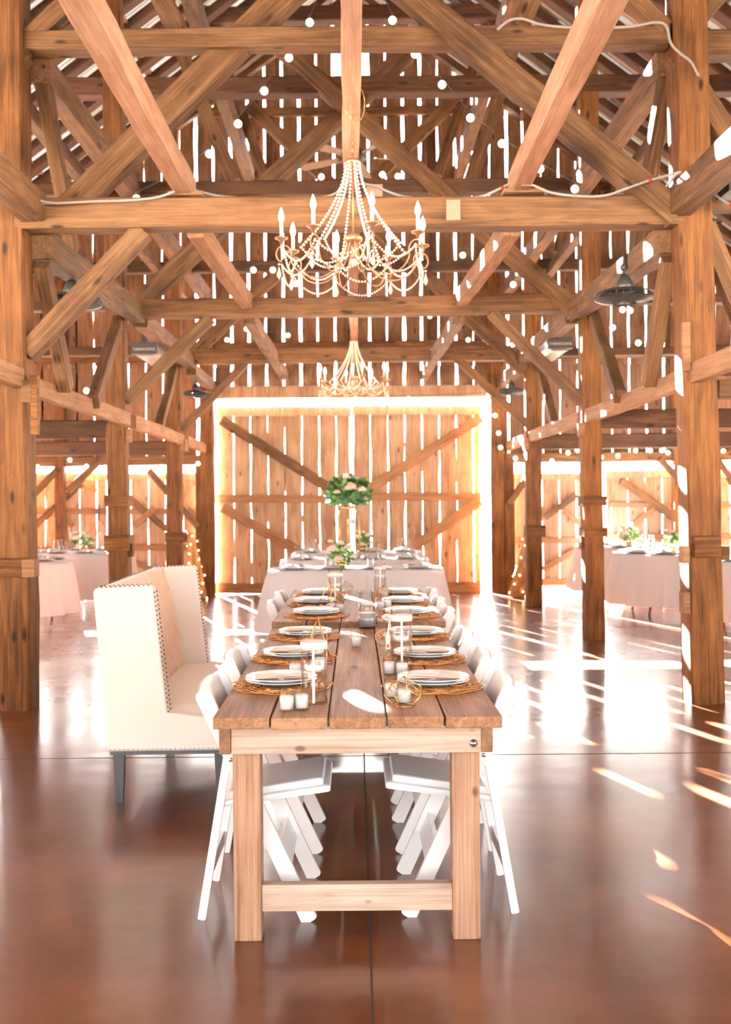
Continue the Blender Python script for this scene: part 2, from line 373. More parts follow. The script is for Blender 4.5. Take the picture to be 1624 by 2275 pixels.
bent('tie_beam', 'topmost dark tie beam against the far roof', 380, 38, 1240, 30, Y3, 34, .2, mat='dark_beam')
# aisle ties
for (x0, x1, y, Y, t, lab) in [(-120, 40, 893, Y1, 40, 'aisle tie beam joining the near left post low down at the frame edge'),
        (-200, 262, 956, Y2, 40, 'dark aisle beam crossing low behind the near left post'),
        (-200, 385, 1001, Y3, 31, 'dark lower aisle beam just above the string lights on the left'),
        (-200, 250, 684, Y2 + .3, 22, 'dark aisle beam on the left level with the heater top'),
        (-200, 380, 786, Y3 + .1, 19, 'thin aisle beam on the left behind the heater'),
        (1315, 1850, 931, Y2, 42, 'dark aisle beam on the right between the near post and the middle post'),
        (1190, 1850, 981, Y3, 33, 'dark lower aisle beam just above the string lights on the right'),
        (1315, 1850, 668, Y2 + .3, 20, 'dark aisle beam crossing behind the right hanging fan'),
        (1190, 1850, 784, Y3 + .1, 18, 'thin aisle beam on the right level with the heater'),
        (1570, 1850, 452, Y1, 34, 'tie beam continuing out of frame right of the near right post'),
        (1540, 1850, 102, Y1, 56, 'thick upper tie beam leaving the frame at the top right'),
        (1590, 1850, 822, Y1, 26, 'short rail leaving the near right post above its companion'),
        (1590, 1850, 865, Y1 + .25, 40, 'thick rail leaving the near right post below its companion')]:
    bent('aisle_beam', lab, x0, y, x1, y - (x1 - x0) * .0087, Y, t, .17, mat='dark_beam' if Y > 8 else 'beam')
# joists along the nave
def joist(label, x, z, w, h, ya, yb, mat):
    return timber('ceiling_joist', label, (x, ya, z), (x + .0, yb, z), w, h, mat=mat, cat='joist', group=None)
c0 = P(783, 440, Y1)
joist('glow-lit central ceiling joist carrying the chandeliers', -.005, 3.72, .10, .17, 1.5, YW, 'joist')
jl = P(412, 440, Y1); jr = P(1160, 434, Y1)
timber('ceiling_joist', 'glow-lit ceiling joist running overhead on the left towards the camera', (jl.x, Y1 + .1, 3.72), (jl.x - .02, 1.5, 3.72), .13, .17, mat='joist', cat='joist')
timber('ceiling_joist', 'glow-lit ceiling joist running overhead on the right towards the camera', (jr.x - .02, Y1 + .1, 3.72), (jr.x - .12, 1.5, 3.72), .13, .17, mat='joist', cat='joist')
for sx, sd in ((-1, 'left'), (1, 'right')):
    timber('ceiling_joist', 'ceiling joist between the near and middle tie beams, %s of the near chandelier' % sd, (sx * 1.15, Y1 + .1, 3.46), (sx * 1.12, Y2 + .05, 3.55), .12, .16, mat='beam2', cat='joist')
    timber('ceiling_joist', 'ceiling joist between the middle and far tie beams, %s of the far chandelier' % sd, (sx * 1.1, Y2 + .1, 3.40), (sx * 1.1, YW, 3.45), .12, .15, mat='beam', cat='joist')
# X diagonals of each bent
bent('diagonal_brace', 'great diagonal brace rising from the left of the near tie beam behind the left joist', 150, 470, 760, -130, Y1, 62, .15, off=.06)
bent('diagonal_brace', 'great diagonal brace falling to the right end of the near tie beam, butt end showing', 1502, 480, 880, -35, Y1, 56, .15, off=-.1)
bent('diagonal_brace', 'dark diagonal brace of the middle bent rising rightwards from above the left heater', 322, 664, 905, 118, Y2, 40, .15, off=.05)
bent('diagonal_brace', 'dark diagonal brace of the middle bent falling rightwards to the middle right post', 1285, 700, 610, 95, Y2, 38, .15, off=-.05)
bent('diagonal_brace', 'far diagonal brace rising rightwards behind the fan', 404, 812, 1020, 215, Y3, 27, .13, off=.05)
bent('diagonal_brace', 'far diagonal brace falling rightwards behind the fan', 1165, 825, 552, 232, Y3, 27, .13, off=-.05)
# struts on the upper ties
for (x0, y0, x1, y1, Y, t, lab) in [(395, 76, 325, -70, Y1, 46, 'stub of a roof strut standing on the near upper tie, left half'),
        (1152, 66, 1215, -70, Y1, 42, 'stub of a roof strut standing on the near upper tie, right half'),
        (520, 402, 345, -30, Y2, 30, 'leaning roof strut of the middle bent left of the fan'),
        (1046, 400, 1180, -30, Y2, 31, 'leaning roof strut of the middle bent right of the fan'),
        (590, 395, 478, 80, Y3, 22, 'slim leaning roof strut of the far bent left of the fan'),
        (972, 390, 1080, 60, Y3, 22, 'slim leaning roof strut of the far bent right of the fan'),
        (300, 560, 262, 440, Y3, 20, 'short strut in the far left roof corner'),
        (1240, 560, 1262, 440, Y3, 20, 'short strut in the far right roof corner')]:
    bent('roof_strut', lab, x0, y0, x1, y1, Y, t, .13, off=.14, cat='strut')
# knee braces
for (x0, y0, x1, y1, Y, t, lab) in [(62, 785, 318, 512, Y1, 44, 'knee brace from the near left post up to the near tie beam'),
        (282, 893, 468, 706, Y2, 25, 'knee brace from the sofa post up to the middle tie beam'),
        (1292, 893, 1092, 694, Y2, 25, 'knee brace from the middle right post up to the middle tie beam'),
        (404, 955, 546, 808, Y3, 17, 'small knee brace from the far left post to the far tie beam'),
        (1170, 942, 1012, 795, Y3, 17, 'small knee brace from the far right post to the far tie beam'),
        (1560, 505, 1660, 735, Y1, 44, 'grey brace slanting out of frame from the near right post'),
        (1500, 125, 1640, 345, Y1, 46, 'grey-topped brace slanting right from the top of the near right post'),
        (50, 120, -60, 290, Y1, 40, 'brace slanting left from the top of the near left post'),
        (42, 112, 190, -30, Y1, 40, 'brace rising rightwards from the top of the near left post'),
        (1475, 70, 1370, -30, Y1, 36, 'brace rising leftwards from the top of the near right post'),
        (1530, 70, 1640, -60, Y1, 36, 'brace rising rightwards from the top of the near right post')]:
    bent('knee_brace', lab, x0, y0, x1, y1, Y, t, .13, off=-.02, cat='brace', mat='beam')
# longitudinal plates and rails, braces along the nave sides
def lon(name, label, x0, y0, Ya, x1, y1, Yb, w, h, cat='beam', mat='beam'):
    return timber(name, label, P(x0, y0, Ya), P(x1, y1, Yb), w, h, mat=mat, cat=cat)
for (side, e) in (('left', -1), ('right', 1)):
    x = 2.28 * e + .02
    timber('wall_plate', 'heavy %s plate running from the near post to the middle post under the tie beam' % side, (x, Y1 + .1, 3.34), (x, Y2, 3.44), .16, .2)
    timber('wall_plate', 'heavy %s plate running forward overhead from the near post to the camera' % side, (x, 1.5, 3.5), (x, Y1 - .1, 3.55), .17, .2)
    timber('wall_plate', '%s plate running from the middle post to the far post' % side, (x, Y2 + .1, 3.4), (x, Y3, 3.4), .15, .18)
    timber('wall_plate', '%s plate running from the far post to the end wall' % side, (x, Y3 + .1, 3.3), (x, YW, 3.3), .14, .16)
    timber('wall_plate', 'upper %s plate from the top of the near post back into the roof' % side, (x, Y1 + .1, 4.62), (x * 1.02, YW, 4.7), .15, .2)
    timber('wall_plate', 'outer slimmer %s plate in the roof beside the upper one' % side, (x * 1.16, Y1 + .6, 4.62), (x * 1.18, YW, 4.62), .11, .13)
    timber('wall_plate', 'highest %s purlin plate under the rafters' % side, (x * .72, Y1 - 1, 6.55), (x * .72, YW, 6.6), .16, .2)
    timber('side_rail', '%s side rail from the near post to the middle post at head height' % side, (x + e * .09, Y1 + .1, 2.32), (x + e * .11, Y2 - .1, 2.32), .08, .14, mat='beam2')
    timber('side_rail', '%s side rail from the middle post to the far post' % side, (x + e * .09, Y2 + .1, 2.32), (x + e * .11, Y3 - .1, 2.32), .08, .14, mat='beam2')
    timber('side_rail', '%s side rail from the far post to the end wall' % side, (x + e * .09, Y3 + .1, 2.32), (x + e * .11, YW - .05, 2.3), .08, .14, mat='beam2')
    timber('side_rail', '%s side rail running forward from the near post past the camera' % side, (x + e * .09, 2.0, 2.34), (x + e * .11, Y1 - .12, 2.34), .08, .14, mat='beam2')
    timber('side_brace', '%s side brace leaning forward from the middle post down to the rail' % side, (x + e * .19, Y2 - .1, 3.35), (x + e * .05, 9.45, 2.36), .1, .13, cat='brace')
    timber('side_brace', '%s side brace leaning forward from the far post down to the rail' % side, (x + e * .2, Y3 - .1, 3.3), (x + e * .12, 12.9, 2.36), .1, .12, cat='brace')
    timber('side_brace', '%s side brace leaning back from the near post down to the rail' % side, (x, Y1 + .12, 3.2), (x, 8.35, 2.36), .1, .13, cat='brace')
    timber('side_brace', 'steep %s side brace dropping from the upper plate beside the near post' % side, (x, Y1 + .15, 4.55), (x, Y1 + .95, 3.5), .1, .13, cat='brace')

# ------------------------------------------------------------------ shell
ROOFS = .75; RX = .05; RZ = 9.45
def roofz(x): return RZ - ROOFS * abs(x - RX)
EX = 8.2
PW = .2735; X0 = P(821, 700, YW).x - 40 * PW
def plank_strip(mb, xa, xb, za, zb, zb2, y, rr, th=.025, jit=.005):
    """one vertical board with slightly ragged edges"""
    n = max(2, int((max(zb, zb2) - za) / .28)); ph = rr.uniform(0, 9)
    vs = []
    for i in range(n + 1):
        t = i / n
        la = xa + jit * math.sin(ph + i * 1.7) + rr.uniform(-jit, jit); lb = xb + jit * math.sin(ph * 2 + i * 2.1) + rr.uniform(-jit, jit)
        z0 = za + (zb - za) * t; z1 = za + (zb2 - za) * t
        vs += [(la, y, z0), (lb, y, z1), (la, y + th, z0), (lb, y + th, z1)]
    fs = []
    for i in range(n):
        a = i * 4; fs += [(a, a + 1, a + 5, a + 4), (a + 2, a + 6, a + 7, a + 3), (a, a + 4, a + 6, a + 2), (a + 1, a + 3, a + 7, a + 5)]
    fs += [(0, 2, 3, 1), (n * 4, n * 4 + 1, n * 4 + 3, n * 4 + 2)]
    mb.add(vs, fs)
rr = random.Random(3)
WIDE = {-4: .042, -8: .045, -10: .045, -11: .05, -15: .05, -16: .055, -7: .035, -5: .034, -2: .036, 0: .034, 3: .036, 5: .034, 8: .036}
NARROW = (-18, -19, -20, -21, -17)
def gap(): return rr.choice([.001, .004, .008, .011, .014, .018, .022, .027])
GK = {}
def gapd(): return rr.choice([.003, .006, .009, .012, .016, .02])
def gapk(k):
    if k not in GK: GK[k] = WIDE.get(k) or (gap() + .010) if -13 < k < 9 else (WIDE.get(k) or -.03 if k in NARROW else gap() + .005)
    return GK[k]
DX0, DX1, DZ = P(482, 1100, YW).x, P(1083, 1100, YW).x, 3.10
AL1, AR0 = P(446, 1100, YW).x, P(1124, 1100, YW).x
AZ = 2.02
winx0, winx1 = P(729, 137, YW).x, P(815, 137, YW).x; winz0, winz1 = P(770, 167, YW).z, P(770, 108, YW).z
lo = MB(); hi = MB()
k = -20
while True:
    xa = X0 + (k + 0) * PW; xb = xa + PW; k += 1
    if xa > EX: break
    if xa < -EX: continue
    kk = round((xb - PW - P(821, 700, YW).x) / PW)
    g0 = gapk(kk) / 2; g1 = gapk(kk + 1) / 2
    xa += g0; xb -= g1; xm = (xa + xb) / 2
    zt = min(roofz(xa), roofz(xb)) ; 
    if DX0 < xm < DX1: zb = 3.16
    elif xm < AL1 or xm > AR0: zb = 2.06
    else: zb = 0
    a_, b2_ = roofz(xa) + .13, roofz(xb) + .13
    if winx0 < xm < winx1:
        plank_strip(hi, xa, xb, 3.6, winz0, winz0, YW, rr); plank_strip(hi, xa, xb, winz1, a_, b2_, YW, rr); plank_strip(lo, xa, xb, zb, 3.6, 3.6, YW, rr)
    else:
        plank_strip(lo, xa, xb, zb, 3.6, 3.6, YW, rr); plank_strip(hi, xa, xb, 3.6, a_, b2_, YW, rr)
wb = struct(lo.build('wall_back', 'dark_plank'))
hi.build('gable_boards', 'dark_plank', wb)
# wall girts and studs on the inside of the back wall
def wt(label, x0, x1, z, h, d=.1, mat='beam', y=None):
    timber('wall_girt', label, (x0, (y or YW) - d / 2 - .005, z), (x1, (y or YW) - d / 2 - .005, z), d, h, mat=mat)
wt('header beam over the main barn door', -2.36, 2.36, 3.19, .19, .16, 'plank')
wt('header beam over the left aisle doors carrying string lights', -EX, -2.36, 2.13, .15, .14)
wt('header beam over the right aisle doors carrying string lights', 2.36, EX, 2.13, .15, .14)
wt('wall girt crossing the gable level with the near chandelier', -5.6, 5.6, 5.15, .15)
wt('wall girt of the gable behind the ceiling fan', -3.6, 3.6, 6.35, .16)
wt('highest wall girt under the gable window', -2.3, 2.3, 7.62, .14)
wt('wall girt at mid height of the left aisle wall', -EX, -2.36, 3.75, .14)
wt('wall girt at mid height of the right aisle wall', 2.36, EX, 3.75, .14)
wt('wall girt just above the main door header', -2.4, 2.4, 3.92, .13)
for (px, lab, zt, wd_) in [(139, 'orange-brown wall stud behind the left aisle', 5.0, .15), (464, 'door post left of the main barn door', 5.6, .2), (1103, 'door post right of the main barn door', 5.6, .22), (1128, 'second stud beside the right door post', 2.1, .16), (1500, 'wall stud hidden behind the near right post', 5.0, .15), (447, 'second stud beside the left door post', 2.1, .14)]:
    x = P(px, 1100, YW).x
    timber('wall_stud', lab, (x, YW - .1, 0), (x, YW - .1, zt), wd_, .18, mat='post', cat='post', up=(0, 1, 0))
for (px, lab) in [(783, 'central wall stud above the main door'), (600, 'wall stud in the gable left of centre'), (960, 'wall stud in the gable right of centre')]:
    x = P(px, 500, YW).x
    timber('wall_stud', lab, (x, YW - .04, 3.95), (x, YW - .04, 7.6), .12, .07, mat='rafter', cat='post', up=(0, 1, 0))
for (a, b_, lab) in [((150, 1090), (245, 1000), 'short brace under the left aisle header'), ((65, 1110), (125, 1045), 'short brace above the left aisle tables'), ((330, 1045), (440, 1170), 'long thin brace on the left aisle wall'), ((1560, 1120), (1465, 1020), 'short brace under the right aisle header'), ((1130, 1120), (1170, 1060), 'short brace beside the right door post'), ((1580, 1000), (1640, 1090), 'brace at the frame edge above the right tables')]:
    pass
    p = P(a[0], a[1], YW - .2); q = P(b_[0], b_[1], YW - .2); d = (q - p).normalized(); u = Vector((0, 1, 0)).cross(d)
    timber('wall_brace', lab, p, q, .08, .1, cat='brace', up=(u if u.z > 0 else -u))

# doors (plank leaves hung outside the wall)
def door(idx, px0, px1, pyt, pyb, rails, braces, y=YW + .12, handle=None):
    a = P(px0, pyt, y); b_ = P(px1, pyb, y); x0, x1 = a.x, b_.x; zt = a.z; zb = max(.03, P((px0 + px1) / 2, pyb, y).z)
    mb = MB(); k = math.floor((x0 - X0) / PW)
    while True:
        xa = X0 + k * PW; xb = xa + PW; k += 1
        if xa >= x1: break
        g0, g1 = gapd() / 2, gapd() / 2
        xa = max(xa + g0, x0); xb = min(xb - g1, x1)
        if xb - xa < .03: continue
        plank_strip(mb, xa, xb, zb, zt, zt, y, rr, .025, .006)
    root = struct(mb.build('door_%d' % idx, 'plank'))
    def bar(p, q, t, nm, yy, mt='plank'):
        p = P(p[0], p[1], y); q = P(q[0], q[1], y); p.y = q.y = yy; d = (q - p).normalized(); u = Vector((0, 1, 0)).cross(d)
        timber(nm, '', p, q, .035, t, mat=mt, up=(u if u.z > 0 else -u), parent=root)
    for (yy, t) in rails: bar((px0, yy), (px1, yy), t, 'rail', y - .02, 'beam2' if yy != rails[0][0] else 'plank')
    for i_, (p, q, t) in enumerate(braces): bar(p, q, t, 'brace', y - .045, 'beam' if i_ == 0 and idx != 2 else 'beam2')
    if handle:
        h = P(handle[0], handle[1], y - .05)
        MB().tube([h + Vector((0, .03, .12)), h + Vector((0, -.03, .1)), h + Vector((0, -.03, -.1)), h + Vector((0, .03, -.12))], .012).build('door_handle', 'dark_metal', root)
    return root
door(1, 478, 780, 905, 1318, [(915, .15), (1109, .13), (1306, .17)], [((492, 935), (728, 1082), .16), ((495, 1128), (690, 1240), .16)])
door(2, 783, 1068, 905, 1318, [(912, .15), (1104, .13), (1304, .17)], [((1068, 928), (822, 1084), .16), ((1066, 1112), (900, 1228), .16)], handle=(791, 1152))
door(3, -40, 238, 1052, 1325, [(1060, .1), (1136, .1), (1222, .1)], [((65, 1180), (190, 1066), .1), ((120, 1140), (165, 1170), .09), ((190, 1070), (216, 1092), .09)], handle=(221, 1139))
door(4, 242, 446, 1052, 1325, [(1060, .1), (1136, .1), (1216, .1)], [((292, 1110), (372, 1176), .1), ((300, 1170), (345, 1130), .09), ((420, 1130), (446, 1150), .09), ((300, 1250), (360, 1272), .09)])
door(5, 1124, 1296, 1052, 1302, [(1060, .1), (1200, .09), (1292, .12)], [((1210, 1150), (1280, 1100), .09), ((1205, 1265), (1280, 1222), .09), ((1250, 1130), (1290, 1165), .08)])
door(6, 1345, 1700, 1046, 1312, [(1053, .11), (1122, .08), (1192, .1)], [((1380, 1068), (1530, 1172), .12), ((1408, 1165), (1452, 1130), .09)], handle=(1350, 1128))
struct(bpy.data.objects['door_1'])

# side walls, with open barn doorways near the camera
for (nm, x) in (('wall_left', -EX), ('wall_right', EX)):
    mb = MB(); y = -1.5; rr2 = random.Random(5)
    while y < YW:
        g = rr2.choice([.01, .02, .03]); plank_strip(mb, y, y + PW - g, 2.8 if -.4 < y < 5.0 else 0, roofz(x) + .1, roofz(x) + .1, 0, rr2); y += PW
    o = mb.build(nm, 'plank'); o.matrix_world = Matrix.Translation((x, 0, 0)) @ Matrix.Rotation(PI / 2, 4, 'Z')
    struct(o)
mb = MB(); rr2 = random.Random(9); x = -EX
while x < EX:
    z0 = 3.1 if abs(x) < 3.6 else 0; plank_strip(mb, x, x + PW - .01, z0, roofz(x) + .1, roofz(x + PW) + .1, -1.5, rr2); x += PW
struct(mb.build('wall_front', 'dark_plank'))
# roof
mb = MB()
for e in (-1, 1):
    n = 150; y0, y1 = -1.7, YW + .5
    top = (RX, RZ + .12); bot = (RX + e * (EX + .5), RZ + .12 - ROOFS * (EX + .5))
    vs = []; fs = []
    for i in range(n + 1):
        y = y0 + (y1 - y0) * i / n; d = .022 * (1 if i % 2 else -1)
        vs += [(top[0], y, top[1] + d), (bot[0], y, bot[1] + d)]
    for i in range(n): fs.append((2 * i, 2 * i + 1, 2 * i + 3, 2 * i + 2))
    mb.add(vs, fs)
roof = struct(mb.build('ceiling', 'roof'))
rl = MB().box((.5, 0, 0), (1, 1, 1)).mesh('rafter', 'rafter')
def unit_beam(me, name, parent, a, b_, w, h, up=(0, 0, 1)):
    a = Vector(a); b_ = Vector(b_); d = b_ - a; Lg = d.length; d.normalize(); u = Vector(up); y = u.cross(d).normalized(); z = d.cross(y)
    o = bpy.data.objects.new(name, me); COL.objects.link(o); o.parent = parent
    o.matrix_world = Matrix.Translation(a) @ Matrix((d * Lg, y * w, z * h)).transposed().to_4x4(); return o
y = Y1 - 1.4; 
while y < YW:
    for e in (-1, 1):
        seedc[0] += 1; r_ = random.Random(seedc[0]); yj = y + r_.uniform(-.05, .05)
        a = Vector((RX, yj, RZ)); b_ = Vector((RX + e * EX, yj + r_.uniform(-.05, .05), RZ - ROOFS * EX))
        o = timber('rafter', '', a, b_, .17 + r_.uniform(-.03, .03), .11, mat='rafter', parent=roof)
    y += .5
# nailing boards across the rafters, seen as pale and dark squares
for e in (-1, 1):
    for i in range(10):
        x = RX + e * (.4 + i * .82); z = RZ - ROOFS * abs(x - RX) + .08
        timber('roof_purlin', '', (x, Y1 - 1.5, z), (x, YW, z), .10, .03, mat='plank' if i % 2 else 'rafter', parent=roof)
# floor
fl = struct(MB().box((0, 7.9, -.06), (17.0, 19.2, .12)).build('floor', 'floor'))
jt = MB()
for xx in (.036,): jt.box((xx, 8.5, .0005), (.007, 21, .0012))
for xx in (-6.1, 6.1): jt.box((xx, 8.5, .0005), (.007, 21, .0012))
for yy in (6.1, 12.15): jt.box((0, yy, .0005), (17, .008, .0012))
jt.build('expansion_joint', 'joint', fl)
gr = struct(MB().box((0, 10, -.2), (160, 160, .1)).build('ground', 'ground'))

# ------------------------------------------------------------------ plank tables
def plank_table(label, x0, x1, y0, y1, zt, legx, seed, bolt=True):
    rr = random.Random(seed); yc = (y0 + y1) / 2; xc = (x0 + x1) / 2
    t = thing('farm_table', label, 'table', (xc, yc, 0))
    L_ = y1 - y0; bw = (x1 - x0) / 5
    for i in range(5):
        ex = rr.uniform(-.012, .006)
        bm = MB().box((0, 0, 0), (bw - .005, L_ + ex, .039), bev=.005)
        bm.build('table_board', 'tabletop', t, (-(x1 - x0) / 2 + bw * (i + .5), 0, zt - .0195 + rr.uniform(-.0015, .0015)))
    lx0, lx1 = legx[0] - xc, legx[1] - xc; zb = zt - .039
    hy = L_ / 2
    for sx, x in ((0, lx0), (1, lx1)):
        for sy in (-1, 1):
            MB().box((0, 0, 0), (.092, .092, zb - .092), bev=.004).build('leg', 'fir_leg', t, (x, sy * (hy - .14), (zb - .092) / 2))
    for sy in (-1, 1):
        MB().box((0, 0, 0), (.824, .04, .09), bev=.003).build('end_rail', 'fir_rail', t, ((lx0 + lx1) / 2 + .003, sy * (hy - .075), zb - .046))
        MB().box((0, 0, 0), (lx1 - lx0 - .092, .04, .088), bev=.003).build('stretcher', 'fir_rail', t, ((lx0 + lx1) / 2, sy * (hy - .125), .138))
    for x in (lx0 - .066, lx1 + .066):
        MB().box((0, 0, 0), (.038, L_ - .1, .088), bev=.004).build('side_rail', 'fir_side', t, (x, 0, zb - .046))
    if bolt:
        b = MB().lathe([(.013, 0), (.013, .004), (.007, .006), (.0065, .009), (.0001, .0095)], 16, mat=Matrix.Rotation(PI / 2, 4, 'X'))
        b.build('bolt', 'screw', t, (lx1 + .022, -hy + .055, zb - .06))
    return t
TZ1, TZ2 = .759, .787
tab1 = plank_table('nearest rustic plank table with pale square legs facing the camera', -.47, .47, 3.437, 5.915, TZ1, (-.369, .357), 1)
tab2 = plank_table('second plank table, slightly higher, butted to the far end of the first', -.475, .50, 5.935, 8.12, TZ2, (-.36, .36), 2, False)

# ------------------------------------------------------------------ folding chairs
def make_chair(label):
    t = thing('folding_chair', label, 'chair')
    # local: faces +X (towards the table), width along Y; x=0 at middle of footprint, y=0 centre
    hw = .215
    def seg(mb, a, b_, w, th, y):
        """flat bar in the XZ plane from a to b, w deep in plane, th along Y"""
        a = Vector(a); b_ = Vector(b_); d = (b_ - a); Lg = d.length; d.normalize(); n = Vector((-d.y, d.x))
        r_ = w / 2; poly = []
        for i in range(7):
            an = PI / 2 + PI * i / 6; q = a + d * (math.cos(an) * r_ * .8 + r_ * .8) + n * math.sin(an) * r_; poly.append((q.x, q.y))
        for i in range(5):
            an = -PI / 2 + PI * i / 4; q = b_ + d * (math.cos(an) * r_ * .25 - r_ * .25) + n * math.sin(an) * r_; poly.append((q.x, q.y))
        mb.prism(poly, y - th / 2, y + th / 2)
    TB = Vector((-.36, .805)); FF = Vector((.012, 0)); RT = Vector((-.27, .585)); RF = Vector((-.368, 0))
    for s_ in (-1, 1):
        m_ = MB(); seg(m_, TB, FF + Vector((0, .0)), .056, .022, s_ * hw)
        m_.build('front_leg', 'chair', t)
        m_ = MB(); seg(m_, RT, RF, .028, .02, s_ * (hw - .024)); m_.build('rear_leg', 'chair', t)
    # curved back slat
    m_ = MB(); n = 8; z0, z1 = .62, .80
    for half in (0,):
        vs = []; fs = []
        for i in range(n + 1):
            y = -hw + .012 + (2 * hw - .024) * i / n; bow = -.018 * (1 - (y / hw) ** 2)
            for (z, tt) in ((z0, 0), (z1 - .012 * (abs(y) / hw) ** 4, 0)):
                x = TB.x + (TB.y - z) * (FF.x - TB.x) / TB.y + bow
                vs += [(x + .002, y, z), (x - .014, y, z + .004)]
        for i in range(n):
            a = i * 4; b2 = a + 4
            fs += [(a, b2, b2 + 2, a + 2), (a + 1, a + 3, b2 + 3, b2 + 1), (a + 2, b2 + 2, b2 + 3, a + 3), (a, a + 1, b2 + 1, b2)]
        fs += [(0, 2, 3, 1), (n * 4, n * 4 + 1, n * 4 + 3, n * 4 + 2)]
        m_.add(vs, fs, True)
    m_.build('back_slat', 'chair', t)
    tilt = Matrix.Rotation(-math.atan2(.05, .36), 4, 'Y')
    sm = Matrix.Translation((-.105, 0, .425)) @ tilt
    MB().box((0, 0, 0), (.385, .375, .026), sm, bev=.012).build('seat', 'chair', t)
    MB().box((.0, 0, .022), (.34, .33, .03), sm, bev=.012).build('seat_pad', 'pad', t)
    def xon(z): return TB.x + (TB.y - z) * (FF.x - TB.x) / TB.y
    z = .20; ang = math.atan2(FF.x - TB.x, TB.y)
    MB().box((0, 0, 0), (.018, 2 * hw - .02, .085), Matrix.Translation((xon(z), 0, z)) @ Matrix.Rotation(-ang, 4, 'Y')).build('front_crossbar', 'chair', t)
    zr = .17; xr = RF.x + (RT.x - RF.x) * zr / RT.y
    MB().box((0, 0, 0), (.014, 2 * hw - .06, .05), Matrix.Translation((xr, 0, zr))).build('rear_crossbar', 'chair', t)
    for s_ in (-1, 1):
        MB().lathe([(.007, -.002), (.007, .002), (.0001, .003)], 10, mat=Matrix.Translation((RT.x + .012, s_ * (hw + .012), RT.y - .02)) @ Matrix.Rotation(-s_ * PI / 2, 4, 'X')).build('rivet', 'screw', t)
    return t
ch0 = make_chair('white folding chair nearest the camera on the left side of the plank table')
cx = -.182
ch0.location = (cx, 3.915, 0); ch0['group'] = 'white folding chairs along the left of the plank tables'
GL = 'white folding chairs along the left of the plank tables'; GR = 'white folding chairs along the right of the plank tables'
for y, lab in ((4.63, 'white folding chair between the nearest left chair and the high-backed sofa'), (7.05, 'white folding chair beyond the sofa on the left of the second plank table'), (7.72, 'farthest white folding chair on the left, next to the draped cross table')):
    dup(ch0, (cx + (.0 if y < 6 else -.02), y, 0), 0, lab, GL)
for y, x, lab in ((3.95, .182, 'white folding chair nearest the camera on the right side of the plank table'), (4.62, .186, 'second white folding chair from the near end on the right side'), (5.34, .19, 'third white folding chair on the right, at the far end of the first plank table'), (6.46, .20, 'right-hand white folding chair at the near end of the second plank table'), (7.12, .20, 'right-hand white folding chair at the middle of the second plank table'), (7.88, .205, 'farthest white folding chair on the right, next to the draped cross table')):
    dup(ch0, (x, y, 0), PI, lab, GR)

# ------------------------------------------------------------------ sofa
sofa = thing('wingback_settee', 'cream high-backed upholstered settee with tufted back and nailhead trim, left of the plank table', 'sofa', (-1.25, 5.13, 0), math.radians(1.2))
SL = 1.70; WT = .085
wing_poly = [(.045, .26), (.64, .26), (.655, .40), (.335, .445), (.318, .60), (.275, 1.0), (.268, 1.045), (.25, 1.06), (-.005, 1.05), (-.018, 1.03)]
def rounded_panel(poly, y0, y1, b=.014):
    bm = bmesh.new(); vs = [bm.verts.new((x, y0, z)) for x, z in poly]; f = bm.faces.new(vs)
    r_ = bmesh.ops.extrude_face_region(bm, geom=[f]); bmesh.ops.translate(bm, vec=(0, y1 - y0, 0), verts=[v for v in r_['geom'] if isinstance(v, bmesh.types.BMVert)])
    bmesh.ops.recalc_face_normals(bm, faces=bm.faces)
    ed = [e for e in bm.edges if abs(e.verts[0].co.y - e.verts[1].co.y) < 1e-5]
    bmesh.ops.bevel(bm, geom=ed, offset=b, segments=3, affect='EDGES', profile=.6)
    m_ = MB(); bm.verts.ensure_lookup_table(); m_.add([tuple(v.co) for v in bm.verts], [tuple(v.index for v in f.verts) for f in bm.faces]); bm.free(); return m_
rounded_panel([(x * 1.0, z) for x, z in wing_poly], 0, WT).build('side_wing', 'linen', sofa)
rounded_panel(wing_poly, SL - WT, SL).build('side_wing', 'linen', sofa)
# back shell
m_ = MB(); m_.prism([(.04, .262), (.14, .262), (.06, .7), (.035, 1.052), (-.018, 1.04)], WT, SL - WT); m_.build('back_shell', 'linen', sofa)
# tufted back
n, k_ = 72, 44; vs = []; fs = []
def tuft(u, v):
    # u along width in cells, v vertical in cells; buttons on a square offset lattice
    du = 1e9
    for (ou, ov) in ((0, 0), (.5, .5)):
        a = (u + ou) % 1 - .5; b_ = (v + ov) % 1 - .5; du = min(du, math.hypot(a, b_ * 1.0))
    cr = min(abs(((u + v) % 1) - .5), abs(((u - v) % 1) - .5))  # crease lines
    return min(1, du / .22) ** .6 * .6 + min(1, cr / .12) * .4
for j in range(k_ + 1):
    v = j / k_; z = .42 + v * .625
    xf = .175 - .125 * v + .02 * math.sin(v * PI)
    for i in range(n + 1):
        u = i / n; y = WT + (SL - 2 * WT) * u
        edge = min(1, min(u, 1 - u) * 25) * min(1, (1 - v) * 10 + .2)
        vs.append((xf - .03 + .058 * tuft(u * 7, v * 3.2) * edge, y, z))
for j in range(k_):
    for i in range(n):
        a = j * (n + 1) + i; fs.append((a, a + 1, a + n + 2, a + n + 1))
m_ = MB(); m_.add(vs, fs, True)
for j in range(4):
    for i in range(8):
        u = (i + (0 if j % 2 else .5)) / 7; v = (j * .5 + .45) / 1.6 * .8
tb = m_.build('tufted_back', 'linen_bounce', sofa)
# piping along the tufted back
MB().tube([(.06, SL - WT - .004, 1.05), (.085, SL - WT - .006, .95), (.13, SL - WT - .006, .7), (.178, SL - WT - .006, .45)], .005, 6).build('piping', 'linen_bounce', sofa)
